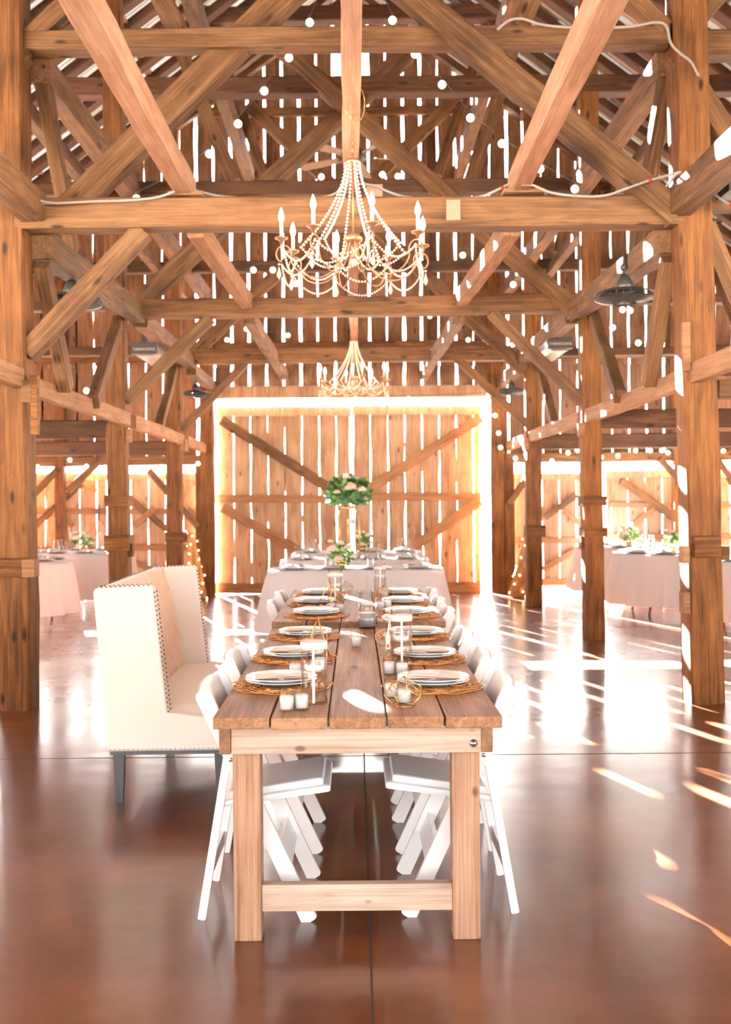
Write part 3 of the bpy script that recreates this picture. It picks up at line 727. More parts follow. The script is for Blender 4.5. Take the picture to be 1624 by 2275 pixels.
# seat cushion + front apron
m_ = MB().box((.375, SL / 2, .345), (.57, SL - 2 * WT - .005, .165), bev=.02); m_.build('seat_base', 'linen', sofa)
n, k_ = 16, 24; vs = []; fs = []
for j in range(k_ + 1):
    for i in range(n + 1):
        u = i / n; v = j / k_; d = (min(u, 1 - u) * 2) ** .35 * (min(v, 1 - v) * 2) ** .25
        vs.append((.12 + .55 * u, WT + (SL - 2 * WT) * v, .425 + .055 * d))
for j in range(k_):
    for i in range(n): a = j * (n + 1) + i; fs.append((a, a + 1, a + n + 2, a + n + 1))
MB().add(vs, fs, True).build('seat_cushion', 'linen', sofa)
MB().box((.34, SL / 2, .25), (.57, SL - .04, .02)).build('base_frame', 'leg_dark', sofa)
for (x, y) in ((.09, .07), (.09, SL - .07), (.58, .07), (.58, SL - .07)):
    m_ = MB(); a, b_ = .027, .017
    m_.add([(-a, -a, 0), (a, -a, 0), (a, a, 0), (-a, a, 0), (-b_, -b_, -.25), (b_, -b_, -.25), (b_, b_, -.25), (-b_, b_, -.25)], [(0, 1, 2, 3), (7, 6, 5, 4), (0, 4, 5, 1), (1, 5, 6, 2), (2, 6, 7, 3), (3, 7, 4, 0)])
    m_.build('leg', 'leg_dark', sofa, (x, y, .25))
def nails(pts, nm):
    m_ = MB()
    for p in pts: m_.ball(p, .0048, 8, 4)
    m_.build('nailhead_trim', 'screw' if nm else 'nail', sofa)
nails([(.055 + i * .0225, -.001, .272) for i in range(26)], 1)
for y0 in (.006, SL - WT + .006):
    pts = []
    for i in range(27):
        t = i / 26; z = .45 + t * .575; x = .336 - (z - .445) * .109 + .003; pts.append((x, y0, z)); pts.append((x, y0 + WT - .012, z))
    for i in range(12): pts.append((-.0 + i * .0225, y0, 1.052 + .008 * i / 12)); pts.append((.0 + i * .0225, y0 + WT - .012, 1.052 + .008 * i / 12))
    nails(pts[0:54:2], 0); nails(pts[1:54:2], 0); nails(pts[54::2], 0); nails(pts[55::2], 0)
nails([(-.006, WT + i * .06, 1.048) for i in range(27)], 0)

# ------------------------------------------------------------------ place settings on plank tables
def wire_mat_mesh():
    r_ = random.Random(11); mb = MB(); Rm = .188
    for i in range(15):
        rad = .035 + i * (Rm - .035) / 14; n = int(20 + rad * 180); ph = r_.uniform(0, 6); fr = r_.randint(7, 15)
        pts = [((rad + .006 * math.sin(fr * a + ph) + r_.uniform(-.002, .002)) * math.cos(a), (rad + .006 * math.sin(fr * a + ph)) * math.sin(a), .005 + .0035 * math.sin(a * 9 + ph) + r_.uniform(-.001, .001)) for a in [2 * PI * q / n for q in range(n)]]
        mb.tube(pts, .0017, 4, closed=True)
    for i in range(90):
        a = r_.uniform(0, 2 * PI); rad = r_.uniform(.05, .15); pts = []
        for q in range(5):
            pts.append((rad * math.cos(a), rad * math.sin(a), .006 + r_.uniform(-.003, .005))); rad = min(Rm, rad + r_.uniform(.0, .025)); a += r_.uniform(-.12, .2)
        mb.tube(pts, .0015, 4, caps=False)
    return mb.mesh('placemat', 'goldwire')
wm = wire_mat_mesh()
plate_me = MB().lathe([(.0001, .004), (.08, .004), (.088, .008), (.132, .020), (.136, .021), (.134, .0235), (.09, .012), (.0001, .008)], 48).mesh('dinner_plate', 'china')
salad_me = MB().lathe([(.0001, .003), (.062, .003), (.07, .006), (.104, .016), (.107, .017), (.105, .019), (.068, .010), (.0001, .007)], 40).mesh('salad_plate', 'china')
def obj_from(me, name, label, cat, loc, group=None, rz=0):
    o = bpy.data.objects.new(name, me); COL.objects.link(o); o.location = loc; o.rotation_euler = (0, 0, rz); return tag(o, label, cat, group)
# napkin with pleats lying on the plate
m_ = MB(); n = 18; vs = []; fs = []
for j in range(5):
    for i in range(n + 1):
        u = i / n; v = j / 4; w = .045 + .03 * abs(v - .5)
        vs.append(((v - .5) * .20, (u - .5) * 2 * w, .004 + .005 * (1 + math.sin(u * 24 + v)) * (1 - .3 * abs(v - .5))))
for j in range(4):
    for i in range(n): a = j * (n + 1) + i; fs.append((a, a + 1, a + n + 2, a + n + 1))
m_.add(vs, fs, True); nap_me = m_.mesh('folded_napkin', 'china_pink')
m_ = MB().box((0, 0, .001), (.045, .10, .0015)); card_me = m_.mesh('menu_card', 'menu')
def fork_mesh():
    m_ = MB().tube([(0, -.095, .003), (0, -.03, .004), (0, .02, .006), (0, .04, .005)], [.0035, .002, .002, .003], 6)
    for k in (-1, 0, 1): m_.tube([(k * .004, .04, .005), (k * .005, .085, .008)], .0013, 5)
    return m_.mesh('fork', 'goldwire')
seats = [('nearest', TZ1), ('second', TZ1), ('third', TZ1), ('fourth', TZ2), ('fifth', TZ2), ('farthest', TZ2)]
SP = {'left': [(4.02, -.285), (4.73, -.28), (5.48, -.265), (6.22, -.235), (6.92, -.27), (7.58, -.255)],
      'right': [(3.99, .285), (4.68, .297), (5.46, .30), (6.20, .30), (6.88, .30), (7.56, .30)]}
for side in ('left', 'right'):
    for (nm, tz), (y, x) in zip(seats, SP[side]):
        w = '%s %s-hand seat of the plank tables' % (nm, side)
        obj_from(wm, 'wire_placemat', 'gold wire placemat at the ' + w, 'placemat', (x, y, tz + .001), 'gold wire placemats', R.uniform(0, 6))
        z = tz + .009
        obj_from(plate_me, 'dinner_plate', 'white dinner plate at the ' + w, 'plate', (x, y, z), 'white dinner plates on gold placemats', R.uniform(0, 6))
        obj_from(plate_me, 'dinner_plate', 'upper of the stacked white dinner plates at the ' + w, 'plate', (x, y, z + .011), 'upper white dinner plates')
        if nm in ('fourth', 'fifth', 'farthest'):
            obj_from(salad_me, 'salad_plate', 'small white plate topping the stack at the ' + w, 'plate', (x, y, z + .021), 'small plates topping the stacks')
            obj_from(card_me, 'name_card', 'little card on the small plate at the ' + w, 'card', (x, y, z + .031), 'cards on plates', R.uniform(-.3, .3) + PI / 2)
        else:
            obj_from(nap_me, 'folded_napkin', 'blush pleated napkin on the plate at the ' + w, 'napkin', (x, y, z + .022), 'blush napkins', R.uniform(-.2, .2))
            obj_from(card_me, 'name_card', 'little card lying on the napkin at the ' + w, 'card', (x + .03 * (1 if side == 'left' else -1), y - .01, z + .037), 'cards on plates', R.uniform(-.3, .3) + PI / 2)

# ------------------------------------------------------------------ vases, votives, terrariums
def vase(label, px, py, tz, h, r, fill, style):
    p = Pz(px, py, tz); p.y += r
    t = thing('cylinder_vase', label, 'vase', (p.x, p.y, tz + .0005))
    MB().lathe([(.0001, 0), (r, 0), (r, h), (r - .0025, h), (r - .0025, .006), (.0001, .006)], 40).build('glass_cylinder', 'glass', t)
    MB().lathe([(.0001, .0065), (r - .003, .0065), (r - .003, fill), (.0001, fill)], 40).build('water', 'water', t)
    MB().lathe([(.0001, fill - .008), (r * .55, fill - .008), (r * .72, fill + .006), (r * .66, fill + .016), (.0001, fill + .014)], 28).build('floating_candle', 'wax', t)
    if style == 'ribbon':
        MB().lathe([(r + .0008, h * .78), (r + .0012, h * .78), (r + .0012, h * .89), (r + .0008, h * .89)], 40).build('ribbon_band', 'ribbon', t)
        mb = MB(); mb.box((0, -r - .0012, h * .40), (.009, .0012, h * .76)); mb.build('ribbon_tail', 'menu', t)
    elif style == 'bow':
        MB().lathe([(r + .0008, h * .78), (r + .0012, h * .78), (r + .0012, h * .89), (r + .0008, h * .89)], 40).build('ribbon_band', 'ribbon', t)
        mb = MB(); mb.box((0, -r - .0012, h * .40), (.009, .0012, h * .76)); mb.build('ribbon_tail', 'menu', t)
        mb = MB()
        for sgn in (-1, 1):
            mb.tube([(-r, -.01, h * .83), (-r - .02, -.015 + sgn * .01, h * .88), (-r - .035, -.02 + sgn * .02, h * .86), (-r - .02, -.015 + sgn * .01, h * .81), (-r, -.01, h * .83)], .004, 6)
            mb.tube([(-r, -.01, h * .83), (-r - .012, -.02 + sgn * .008, h * .55), (-r - .01 + sgn * .008, -.02, h * .25)], .004, 6)
        mb.build('ribbon_bow', 'ribbon', t)
        MB().box((-r - .012, -.03, h * .4), (.018, .002, .06)).build('gift_tag', 'blush', t); MB().box((-r - .012, -.0315, h * .33), (.011, .001, .014)).build('tag_motif', 'redmark', t)
    else:
        MB().lathe([(r + .0008, .012), (r + .0014, .012), (r + .0014, .085), (r + .0008, .085)], 40).build('silver_band', 'china_grey', t)
    return t
vase('tall water-filled glass cylinder with blush ribbon, nearest on the left half of the table', 697, 1566, TZ1, .238, .046, .115, 'ribbon')
vase('tall glass cylinder with ribbon bow and red tag, right of the table centre', 893, 1476, TZ1, .232, .047, .10, 'bow')
vase('glass cylinder with silver band around its lower half, between the two plank tables', 816, 1398, TZ1, .20, .046, .13, 'silver')
vase('glass cylinder standing behind the tall gold pyramid frame on the second table', 745, 1340, TZ2, .22, .05, .11, 'ribbon')
vase('farthest glass cylinder, behind the gold faceted terrarium on the second table', 845, 1316, TZ2, .21, .046, .11, 'ribbon')
def make_votive(label):
    t = thing('votive_candle', label, 'candle')
    MB().lathe([(.0001, 0), (.0245, 0), (.0275, .066), (.0255, .066), (.0232, .006), (.0001, .006)], 28).build('glass_cup', 'glass', t)
    MB().lathe([(.0001, .0065), (.0225, .0065), (.0243, .048), (.022, .050), (.0001, .049)], 24).build('wax', 'wax', t)
    MB().tube([(0, 0, .049), (.001, 0, .058)], .0008, 5).build('wick', 'wire', t)
    return t
VG = 'votive candles in clear glasses'
vot0 = None
for px, py, tz, lab in [(636, 1582, TZ1, 'left one of the two votive candles at the near left end of the table'),
        (669, 1579, TZ1, 'votive candle just left of the base of the nearest cylinder vase'),
        (655, 1505, TZ1, 'votive candle in front of the second placemat on the left'),
        (712, 1490, TZ1, 'votive candle behind the nearest cylinder vase'),
        (792, 1438, TZ1, 'votive candle alone in the middle of the first table'),
        (899, 1566, TZ1, 'votive candle inside the nearest gold terrarium at its front'),
        (870, 1553, TZ1, 'votive candle inside the nearest gold terrarium at its back left'),
        (866, 1501, TZ1, 'left votive candle of the pair behind the nearest gold terrarium'),
        (894, 1503, TZ1, 'right votive candle of the pair behind the nearest gold terrarium'),
        (866, 1430, TZ1, 'votive candle inside the gold terrarium behind the ribboned vase'),
        (863, 1386, TZ2, 'votive candle right of the silver-banded vase'),
        (846, 1355, TZ2, 'left votive candle of the close pair on the right of the second table'),
        (861, 1354, TZ2, 'right votive candle of the close pair on the right of the second table'),
        (855, 1331, TZ2, 'votive candle inside the far gold terrarium'),
        (737, 1360, TZ2, 'left votive candle in front of the gold pyramid frame'),
        (755, 1362, TZ2, 'right votive candle in front of the gold pyramid frame')]:
    p = Pz(px, py, tz); p.y += .024
    if vot0 is None: vot0 = make_votive(lab); vot0['group'] = VG; vot0.location = (p.x, p.y, tz + .0008)
    else: dup(vot0, (p.x, p.y, tz + .0008), None, lab, VG)
def terrarium(label, px, py, tz, sz, rot):
    p = Pz(px, py, tz); p.y += sz * .5
    t = thing('faceted_terrarium', label, 'terrarium', (p.x, p.y, tz + .002), rot)
    n = 5; r0, r1, r2 = .52 * sz, .96 * sz, .80 * sz; hh = 1.35 * sz
    bot = [Vector((r0 * math.cos(2 * PI * k / n), r0 * math.sin(2 * PI * k / n), .002)) for k in range(n)]
    mid = [Vector((r1 * math.cos(2 * PI * (k) / n), r1 * math.sin(2 * PI * (k) / n), hh * .38)) for k in range(n)]
    up_ = [Vector((r2 * math.cos(2 * PI * (k + .5) / n), r2 * math.sin(2 * PI * (k + .5) / n), hh * .68)) for k in range(n)]
    top = Vector((0, 0, hh + .04 * sz)); w = max(.0016, .018 * sz)
    m_ = MB()
    for k in range(n):
        k2 = (k + 1) % n
        for a, b_ in ((bot[k], bot[k2]), (bot[k], mid[k]), (mid[k], up_[k]), (up_[k], mid[k2]), (up_[k], top)): m_.tube([a, b_], w, 6)
    m_.build('brass_frame', 'gold', t)
    vs = bot + mid + up_ + [top]; fs = []
    for k in range(n):
        k2 = (k + 1) % n
        if k != 1: fs.append((k, k2, 5 + k2, 10 + k, 5 + k))
        fs.append((5 + k2, 10 + k2, 15, 10 + k))
    m_ = MB().add(vs, fs, False); m_.build('glass_faces', 'pane', t)
    return t
terrarium('nearest brass faceted terrarium with two votives inside, on the right of the first table', 899, 1574, TZ1, .072, .5)
terrarium('brass terrarium half hidden behind the ribboned vase', 857, 1438, TZ1, .062, .1)
terrarium('brass terrarium on the right half of the second table', 853, 1335, TZ2, .072, 1.1)
terrarium('dark-edged terrarium behind the far left cylinder vase', 768, 1318, TZ2, .062, .3)
def pyramid(label, px, py, tz, h, r, rot):
    p = Pz(px, py, tz); t = thing('pyramid_frame', label, 'frame', (p.x, p.y, tz + .002), rot); m_ = MB(); n = 4
    base = [Vector((r * math.cos(2 * PI * k / n), r * math.sin(2 * PI * k / n), .002)) for k in range(n)]
    for k in range(n): m_.tube([base[k], base[(k + 1) % n]], .0025, 6); m_.tube([base[k], Vector((0, 0, h))], .0028, 6)
    m_.build('brass_frame', 'gold', t)
    return t
pyramid('tall brass pyramid frame on the left of the second table', 733, 1352, TZ2, .17, .085, .2)
pyramid('copper pyramid frame poking up behind the nearest cylinder vase', 706, 1470, TZ1, .19, .08, .9)

# ------------------------------------------------------------------ draped cross tables and round tables
def cloth(label, c, hx, hy, z, zb, rnd, seed, group, folds=1.0):
    rr = random.Random(seed); N = 160; per = []
    for i in range(N):
        a = 2 * PI * i / N; ca, sa = math.cos(a), math.sin(a)
        if rnd: x, y = hx * ca, hy * sa; nx, ny = ca, sa
        else:
            p = 9.0; k = (abs(ca / hx) ** p + abs(sa / hy) ** p) ** (-1 / p); x, y = k * ca, k * sa
            nx = abs(x / hx) ** (p - 1) * (1 if ca > 0 else -1) / hx; ny = abs(y / hy) ** (p - 1) * (1 if sa > 0 else -1) / hy
            l = math.hypot(nx, ny); nx /= l; ny /= l
        per.append((x, y, nx, ny))
    fr = [rr.randint(9, 13), rr.randint(17, 23), rr.randint(29, 37)]; ph = [rr.uniform(0, 6) for _ in range(3)]
    vs = [(0, 0, z)]; fs = []; rings = [(.5, z), (.96, z), (1.0, z - .004), (1.0, z - .02)]
    for sc_, zz in rings:
        for (x, y, nx, ny) in per: vs.append((x * sc_, y * sc_, zz))
    ND = 12
    for j in range(1, ND + 1):
        t = j / ND; zz = z - .02 + (zb - z + .02) * t
        for i, (x, y, nx, ny) in enumerate(per):
            a = 2 * PI * i / N
            w = (.5 + .5 * math.sin(fr[0] * a + ph[0])) * .055 + (.5 + .5 * math.sin(fr[1] * a + ph[1] + t * .5)) * .04 + .012 * math.sin(fr[2] * a + ph[2])
            corner = 0 if rnd else .13 * min(1, (abs(x / hx) * abs(y / hy)) ** 3)
            d = (w * folds + corner + .03) * t ** .8
            vs.append((x + nx * d, y + ny * d, zz - (corner * .25) * t))
    for i in range(N): fs.append((0, 1 + i, 1 + (i + 1) % N))
    for r_ in range(len(rings) + ND - 1):
        for i in range(N):
            a = 1 + r_ * N + i; b_ = 1 + r_ * N + (i + 1) % N; fs.append((a, b_, b_ + N, a + N))
    o = MB().add(vs, fs, True).build('tablecloth', 'cloth', None, (c[0], c[1], 0)); tag(o, label, 'tablecloth', group); return o
def under_table(label, c, hx, hy, z, rnd, group):
    t = thing('banquet_table', label, 'table', (c[0], c[1], 0), 0, group)
    if rnd: MB().lathe([(.0001, z - .03), (hx, z - .03), (hx, z), (.0001, z)], 40).build('table_top', 'pad', t)
    else: MB().box((0, 0, z - .015), (2 * hx, 2 * hy, .03)).build('table_top', 'pad', t)
    for sx in (-1, 1):
        for sy in (-1, 1):
            x, y = sx * hx * .55, sy * hy * .55
            MB().tube([(x * .75, y * .9, z - .03), (x * .85, y, .35), (x, y, .0)], .013, 8).build('leg', 'wire', t)
    return t
tabs = []
for (y, x, hx, hy, lab, lab2) in [(11.08, -.005, .90, .38, 'white cloth on the nearest cross table, its folds facing the plank tables', 'cross table under the nearest white cloth'),
        (12.98, -.01, .89, .38, 'white cloth on the middle cross table', 'cross table under the middle white cloth'),
        (14.75, .02, .89, .38, 'white cloth on the cross table farthest back by the barn door', 'cross table under the farthest white cloth')]:
    cloth(lab, (x, y), hx, hy, .765, .17, False, int(y * 10), 'white cloths on the cross tables'); under_table(lab2, (x, y), hx - .01, hy - .01, .757, False, 'cross tables')
    tabs.append((x, y, hx, hy, False))
RT_ = [(P(20, 1200, 13.15).x, 13.15, 'white cloth on the round table half hidden by the near left post', 'round table half hidden by the near left post'),
       (P(180, 1200, 15.45).x, 15.45, 'white cloth on the round table behind the left post, with flowers', 'round table with flowers behind the near left post'),
       (P(1492, 1200, 13.75).x, 13.75, 'white cloth on the round table between the two right posts', 'round table between the two right posts'),
       (P(1392, 1200, 15.75).x, 15.75, 'white cloth on the round table with flowers behind the middle right post', 'round table with flowers behind the middle right post'),
       (P(1715, 1200, 11.9).x, 11.9, 'white cloth on the round table cut by the right frame edge', 'round table cut by the right frame edge')]
for i, (x, y, lab, lab2) in enumerate(RT_):
    cloth(lab, (x, y), .75, .75, .765, .13, True, 50 + i, 'white cloths on the round tables', 1.25); under_table(lab2, (x, y), .74, .74, .757, True, 'round tables')
    tabs.append((x, y, .75, .75, True))
charg_me = MB().lathe([(.0001, 0), (.1, 0), (.155, .010), (.157, .013), (.1, .006), (.0001, .006)], 28).mesh('charger_plate', 'china_grey')
dp_me = MB().lathe([(.0001, .003), (.08, .003), (.13, .016), (.132, .019), (.08, .008), (.0001, .008)], 24).mesh('white_plate', 'china')
m_ = MB(); n = 14; vs = []; fs = []
for j in range(n + 1):
    for i in range(n + 1):
        u, v = i / n - .5, j / n - .5; vs.append((u * .19, v * .13, .004 + .028 * max(0, 1 - 3.2 * (u * u + v * v)) + .006 * math.sin(u * 30 + v * 11)))
for j in range(n):
    for i in range(n): a = j * (n + 1) + i; fs.append((a, a + 1, a + n + 2, a + n + 1))
m_.add(vs, fs, True); np_me = m_.mesh('linen_napkin', 'cloth')
gob_me = MB().lathe([(.0001, 0), (.033, 0), (.033, .003), (.006, .008), (.005, .07), (.012, .08), (.034, .11), (.036, .17), (.034, .17), (.032, .11), (.010, .084), (.0001, .083)], 16).mesh('goblet', 'pane')
tumb_me = MB().lathe([(.0001, 0), (.03, 0), (.036, .10), (.034, .10), (.028, .006), (.0001, .006)], 16).mesh('tumbler', 'pane')
names = ['nearest cross table', 'middle cross table', 'farthest cross table', 'round table half hidden by the near left post', 'left round table with flowers', 'round table between the right posts', 'right round table with flowers', 'round table at the right frame edge']
def setting(x, y, z, nm, a):
    g = 'settings on the ' + nm
    obj_from(charg_me, 'charger_plate', 'grey charger plate laid on the ' + nm, 'plate', (x, y, z), 'charger plates on the ' + nm)
    obj_from(dp_me, 'white_plate', 'white plate over a charger on the ' + nm, 'plate', (x, y, z + .007), 'white plates on the ' + nm)
    obj_from(np_me, 'linen_napkin', 'white napkin on a plate on the ' + nm, 'napkin', (x, y, z + .015), 'napkins on the ' + nm, a)
    dx, dy = math.cos(a), math.sin(a)
    obj_from(gob_me, 'goblet', 'stemmed glass by a plate on the ' + nm, 'glass', (x + .18 * dx + .05 * dy, y + .18 * dy - .05 * dx, z), 'stemmed glasses on the ' + nm)
    obj_from(tumb_me, 'tumbler', 'short tumbler by a plate on the ' + nm, 'glass', (x + .18 * dx - .06 * dy, y + .18 * dy + .06 * dx, z), 'tumblers on the ' + nm)
for (x, y, hx, hy, rnd), nm in zip(tabs, names):
    z = .767
    if rnd:
        for k in range(8):
            a = 2 * PI * k / 8 + .35; setting(x + .53 * math.cos(a), y + .53 * math.sin(a), z, nm, a + PI)
    else:
        for k in range(4):
            for sgn in (-1, 1):
                if sgn == 1 and k in (1, 2) and y < 12: continue
                setting(x - .64 + .425 * k + R.uniform(-.02, .02), y + sgn * .20, z, nm, -sgn * PI / 2)
# ------------------------------------------------------------------ flowers
leaf_pts = None
def bouquet(t, r, flat, n_leaf, roses, seed, zc, rose_r=.045, leaf_s=.04, la='leaf', lb='leaf2'):
    rr = random.Random(seed); A = MB(); B = MB()
    for i in range(n_leaf):
        th = rr.uniform(0, 2 * PI); ph = math.acos(rr.uniform(-.75, 1)); q = rr.uniform(.45, 1.0)
        d = Vector((math.sin(ph) * math.cos(th), math.sin(ph) * math.sin(th), math.cos(ph) * flat)); c = d * r * q + Vector((0, 0, zc))
        s = leaf_s * rr.uniform(.7, 1.4); rot = Quaternion((rr.gauss(0, 1), rr.gauss(0, 1), rr.gauss(0, 1), rr.gauss(0, 1))).normalized().to_matrix()
        pts = [(-s, 0, 0), (-s * .4, s * .5, s * .1), (s * .4, s * .45, s * .12), (s, 0, 0), (s * .4, -s * .45, s * .12), (-s * .4, -s * .5, s * .1)]
        vs = [rot @ Vector(p) + c for p in pts]
        (A if rr.random() < .55 else B).add(vs, [(0, 1, 2, 3), (0, 3, 4, 5)], True)
    A.build('foliage', la, t); B.build('foliage', lb, t)['label'] = 'darker green leaves'
    for (x, y, z, s, mt) in roses:
        m_ = MB(); rr2 = random.Random(int(x * 1000 + z * 77) + 5)
        for k in range(22):
            a = k * 2.4; q = .25 + .75 * (k / 22) ** .7; w = s * .62
            c = Vector((math.cos(a) * s * .62 * q, math.sin(a) * s * .62 * q, s * .5 * (1 - q) + rr2.uniform(-.1, .1) * s))
            m_.ball(tuple(c), w * (.55 + .2 * rr2.random()), 8, 5, .75)
        m_.build('bloom', mt, t, (x, y, z))
fr = P(775, 1235, 13.0)
t = thing('tall_centerpiece', 'tall gold stand topped with a ball of greenery and blush roses before the barn door', 'centerpiece', (fr.x, 12.98, .767))
for (x, y) in ((-.11, -.1), (-.01, .1), (.06, -.12), (.13, .05)):
    MB().tube([(x, y, 0), (x, y, .62)], .007, 8).build('stand_rod', 'gold', t)
MB().tube([(.16 * math.cos(a), .14 * math.sin(a), .006) for a in [2 * PI * k / 24 for k in range(24)]], .006, 6, closed=True).build('stand_ring', 'gold', t)
MB().lathe([(.0001, .60), (.07, .60), (.075, .64), (.0001, .64)], 20).build('stand_bowl', 'gold', t)
MB().lathe([(.035, .42), (.05, .43), (.05, .47), (.04, .48), (.035, .44)], 16, c=(.03, 0, 0)).build('hanging_votive', 'wax', t)
bouquet(t, .29, .75, 620, [(.03, -.24, .86, .085, 'blush'), (.16, -.2, .83, .06, 'petal'), (-.13, -.2, .80, .05, 'blush'), (-.02, -.1, .98, .06, 'petal'), (.2, -.1, .72, .05, 'petal')], 3, .80, leaf_s=.045)
def small_bq(label, px, py, Y, zt, r, seed, big=True):
    p = P(px, py, Y); t = thing('flower_arrangement', label, 'flowers', (p.x, Y, zt))
    MB().lathe([(.0001, 0), (.045, 0), (.06, .07), (.055, .07), (.0001, .06)], 18).build('bowl', 'gold', t)
    bouquet(t, r, .95, 110, [(-.02, -r * .75, .10, r * .42, 'petal'), (-r * .5, -r * .5, .2, r * .45, 'petal'), (r * .45, -r * .35, .22, r * .33, 'blush'), (.0, -.02, .26, r * .3, 'petal'), (r * .8, -r * .2, .12, r * .3, 'petal'), (-r * .7, -.01, .28, r * .22, 'petal')], seed, .15, leaf_s=.03, la='leaf3', lb='leaf')
    return t
small_bq('cream roses and greenery on the nearest cross table', 757, 1250, 11.0, .767, .15, 4)
small_bq('white roses and dark leaves on the farthest cross table, right of the gold stand', 806, 1200, 14.7, .767, .14, 5)
small_bq('low flowers on the left round table behind the near post', 185, 1230, 15.35, .767, .15, 6)
small_bq('low cream roses on the right round table behind the middle right post', 1398, 1225, 15.6, .767, .17, 7)
small_bq('flowers on the right round table between the posts, behind its glasses', 1494, 1225, 13.9, .767, .12, 8)
# glass chimneys near the flowers of the two outer tables
def chimney(label, px, Y):
    p = P(px, 1200, Y); t = thing('glass_chimney', label, 'candle holder', (p.x, Y, .767))
    MB().lathe([(.03, 0), (.034, .006), (.008, .012), (.006, .16), (.03, .17), (.03, .18), (.0001, .18)], 16).build('candlestick', 'pane', t)
    MB().lathe([(.028, .17), (.03, .36), (.028, .36), (.026, .172)], 16).build('glass_tube', 'pane', t)
    MB().lathe([(.0001, .181), (.014, .181), (.014, .28), (.0001, .283)], 12).build('candle', 'wax', t)
for px, Y, lab in [(158, 15.3, 'glass chimney candle left of the flowers on the left round table'), (222, 15.4, 'glass chimney candle right of the flowers on the left round table'), (1347, 15.4, 'outermost glass chimney candle beside the middle right post'), (1370, 15.7, 'inner glass chimney candle beside the middle right post'), (1402, 15.8, 'glass chimney candle just behind the right-hand flowers')]: chimney(lab, px, Y)

# ------------------------------------------------------------------ chandeliers
def hangpts(a, b_, sag, n):
    a = Vector(a); b_ = Vector(b_); return [a.lerp(b_, i / n) - Vector((0, 0, sag * 4 * (i / n) * (1 - i / n))) for i in range(n + 1)]
def beads(pts, r, jitter=0):
    m_ = MB(); tot = 0; last = pts[0]; m_.ball(tuple(last), r, 7, 4)
    for a, b_ in zip(pts, pts[1:]):
        d = (b_ - a).length; t = 0
        while True:
            need = 2 * r * 1.22 - tot
            if t + need > d: tot += d - t; break
            t += need; tot = 0; m_.ball(tuple(a.lerp(b_, t / d)), r, 7, 4)
    return m_
chd = thing('chandelier', 'beaded candle chandelier nearest the camera, hanging over the first plank table', 'chandelier', (.0, 6.0, 2.80))
# local z: crown .55, cups .115, hub .14, finial .0
for part in (1,):
    lk = MB()
    for i in range(12):
        z = .64 + i * .0145 * 1.35; pts = [(.007 * math.cos(a), 0, z + .0145 * math.sin(a)) if i % 2 else (0, .007 * math.cos(a), z + .0145 * math.sin(a)) for a in [2 * PI * q / 10 for q in range(10)]]
        lk.tube(pts, .0022, 5, closed=True)
    lk.build('chain', 'chand', chd)
    MB().tube([(.016 * math.cos(a), 0, .613 + .022 * math.sin(a)) for a in [2 * PI * q / 14 for q in range(14)]], .003, 6, closed=True).build('top_loop', 'chand', chd)
    MB().tube([(.012 * math.cos(a), 0, .88 - .06 + .014 * math.sin(a)) for a in [2 * PI * q / 14 for q in range(14)]], .003, 6, closed=True).tube([(0, 0, .834), (0, 0, .85)], .003, 6).build('ceiling_hook', 'screw', chd)
    MB().lathe([(.0001, .59), (.02, .585), (.044, .572), (.046, .56), (.040, .552), (.0001, .55)], 24).build('crown', 'chand', chd)
    MB().tube([(0, 0, .59), (0, 0, .14)], .0045, 8).build('stem', 'chand', chd)
    MB().lathe([(.0001, .165), (.014, .165), (.02, .155), (.045, .148), (.052, .135), (.05, .118), (.038, .112), (.018, .105), (.012, .05), (.02, .035), (.01, .02), (.0001, .015)], 24).build('hub', 'chand', chd)
    MB().ball((0, 0, .0), .022, 12, 8).build('finial_ball', 'bead', chd)
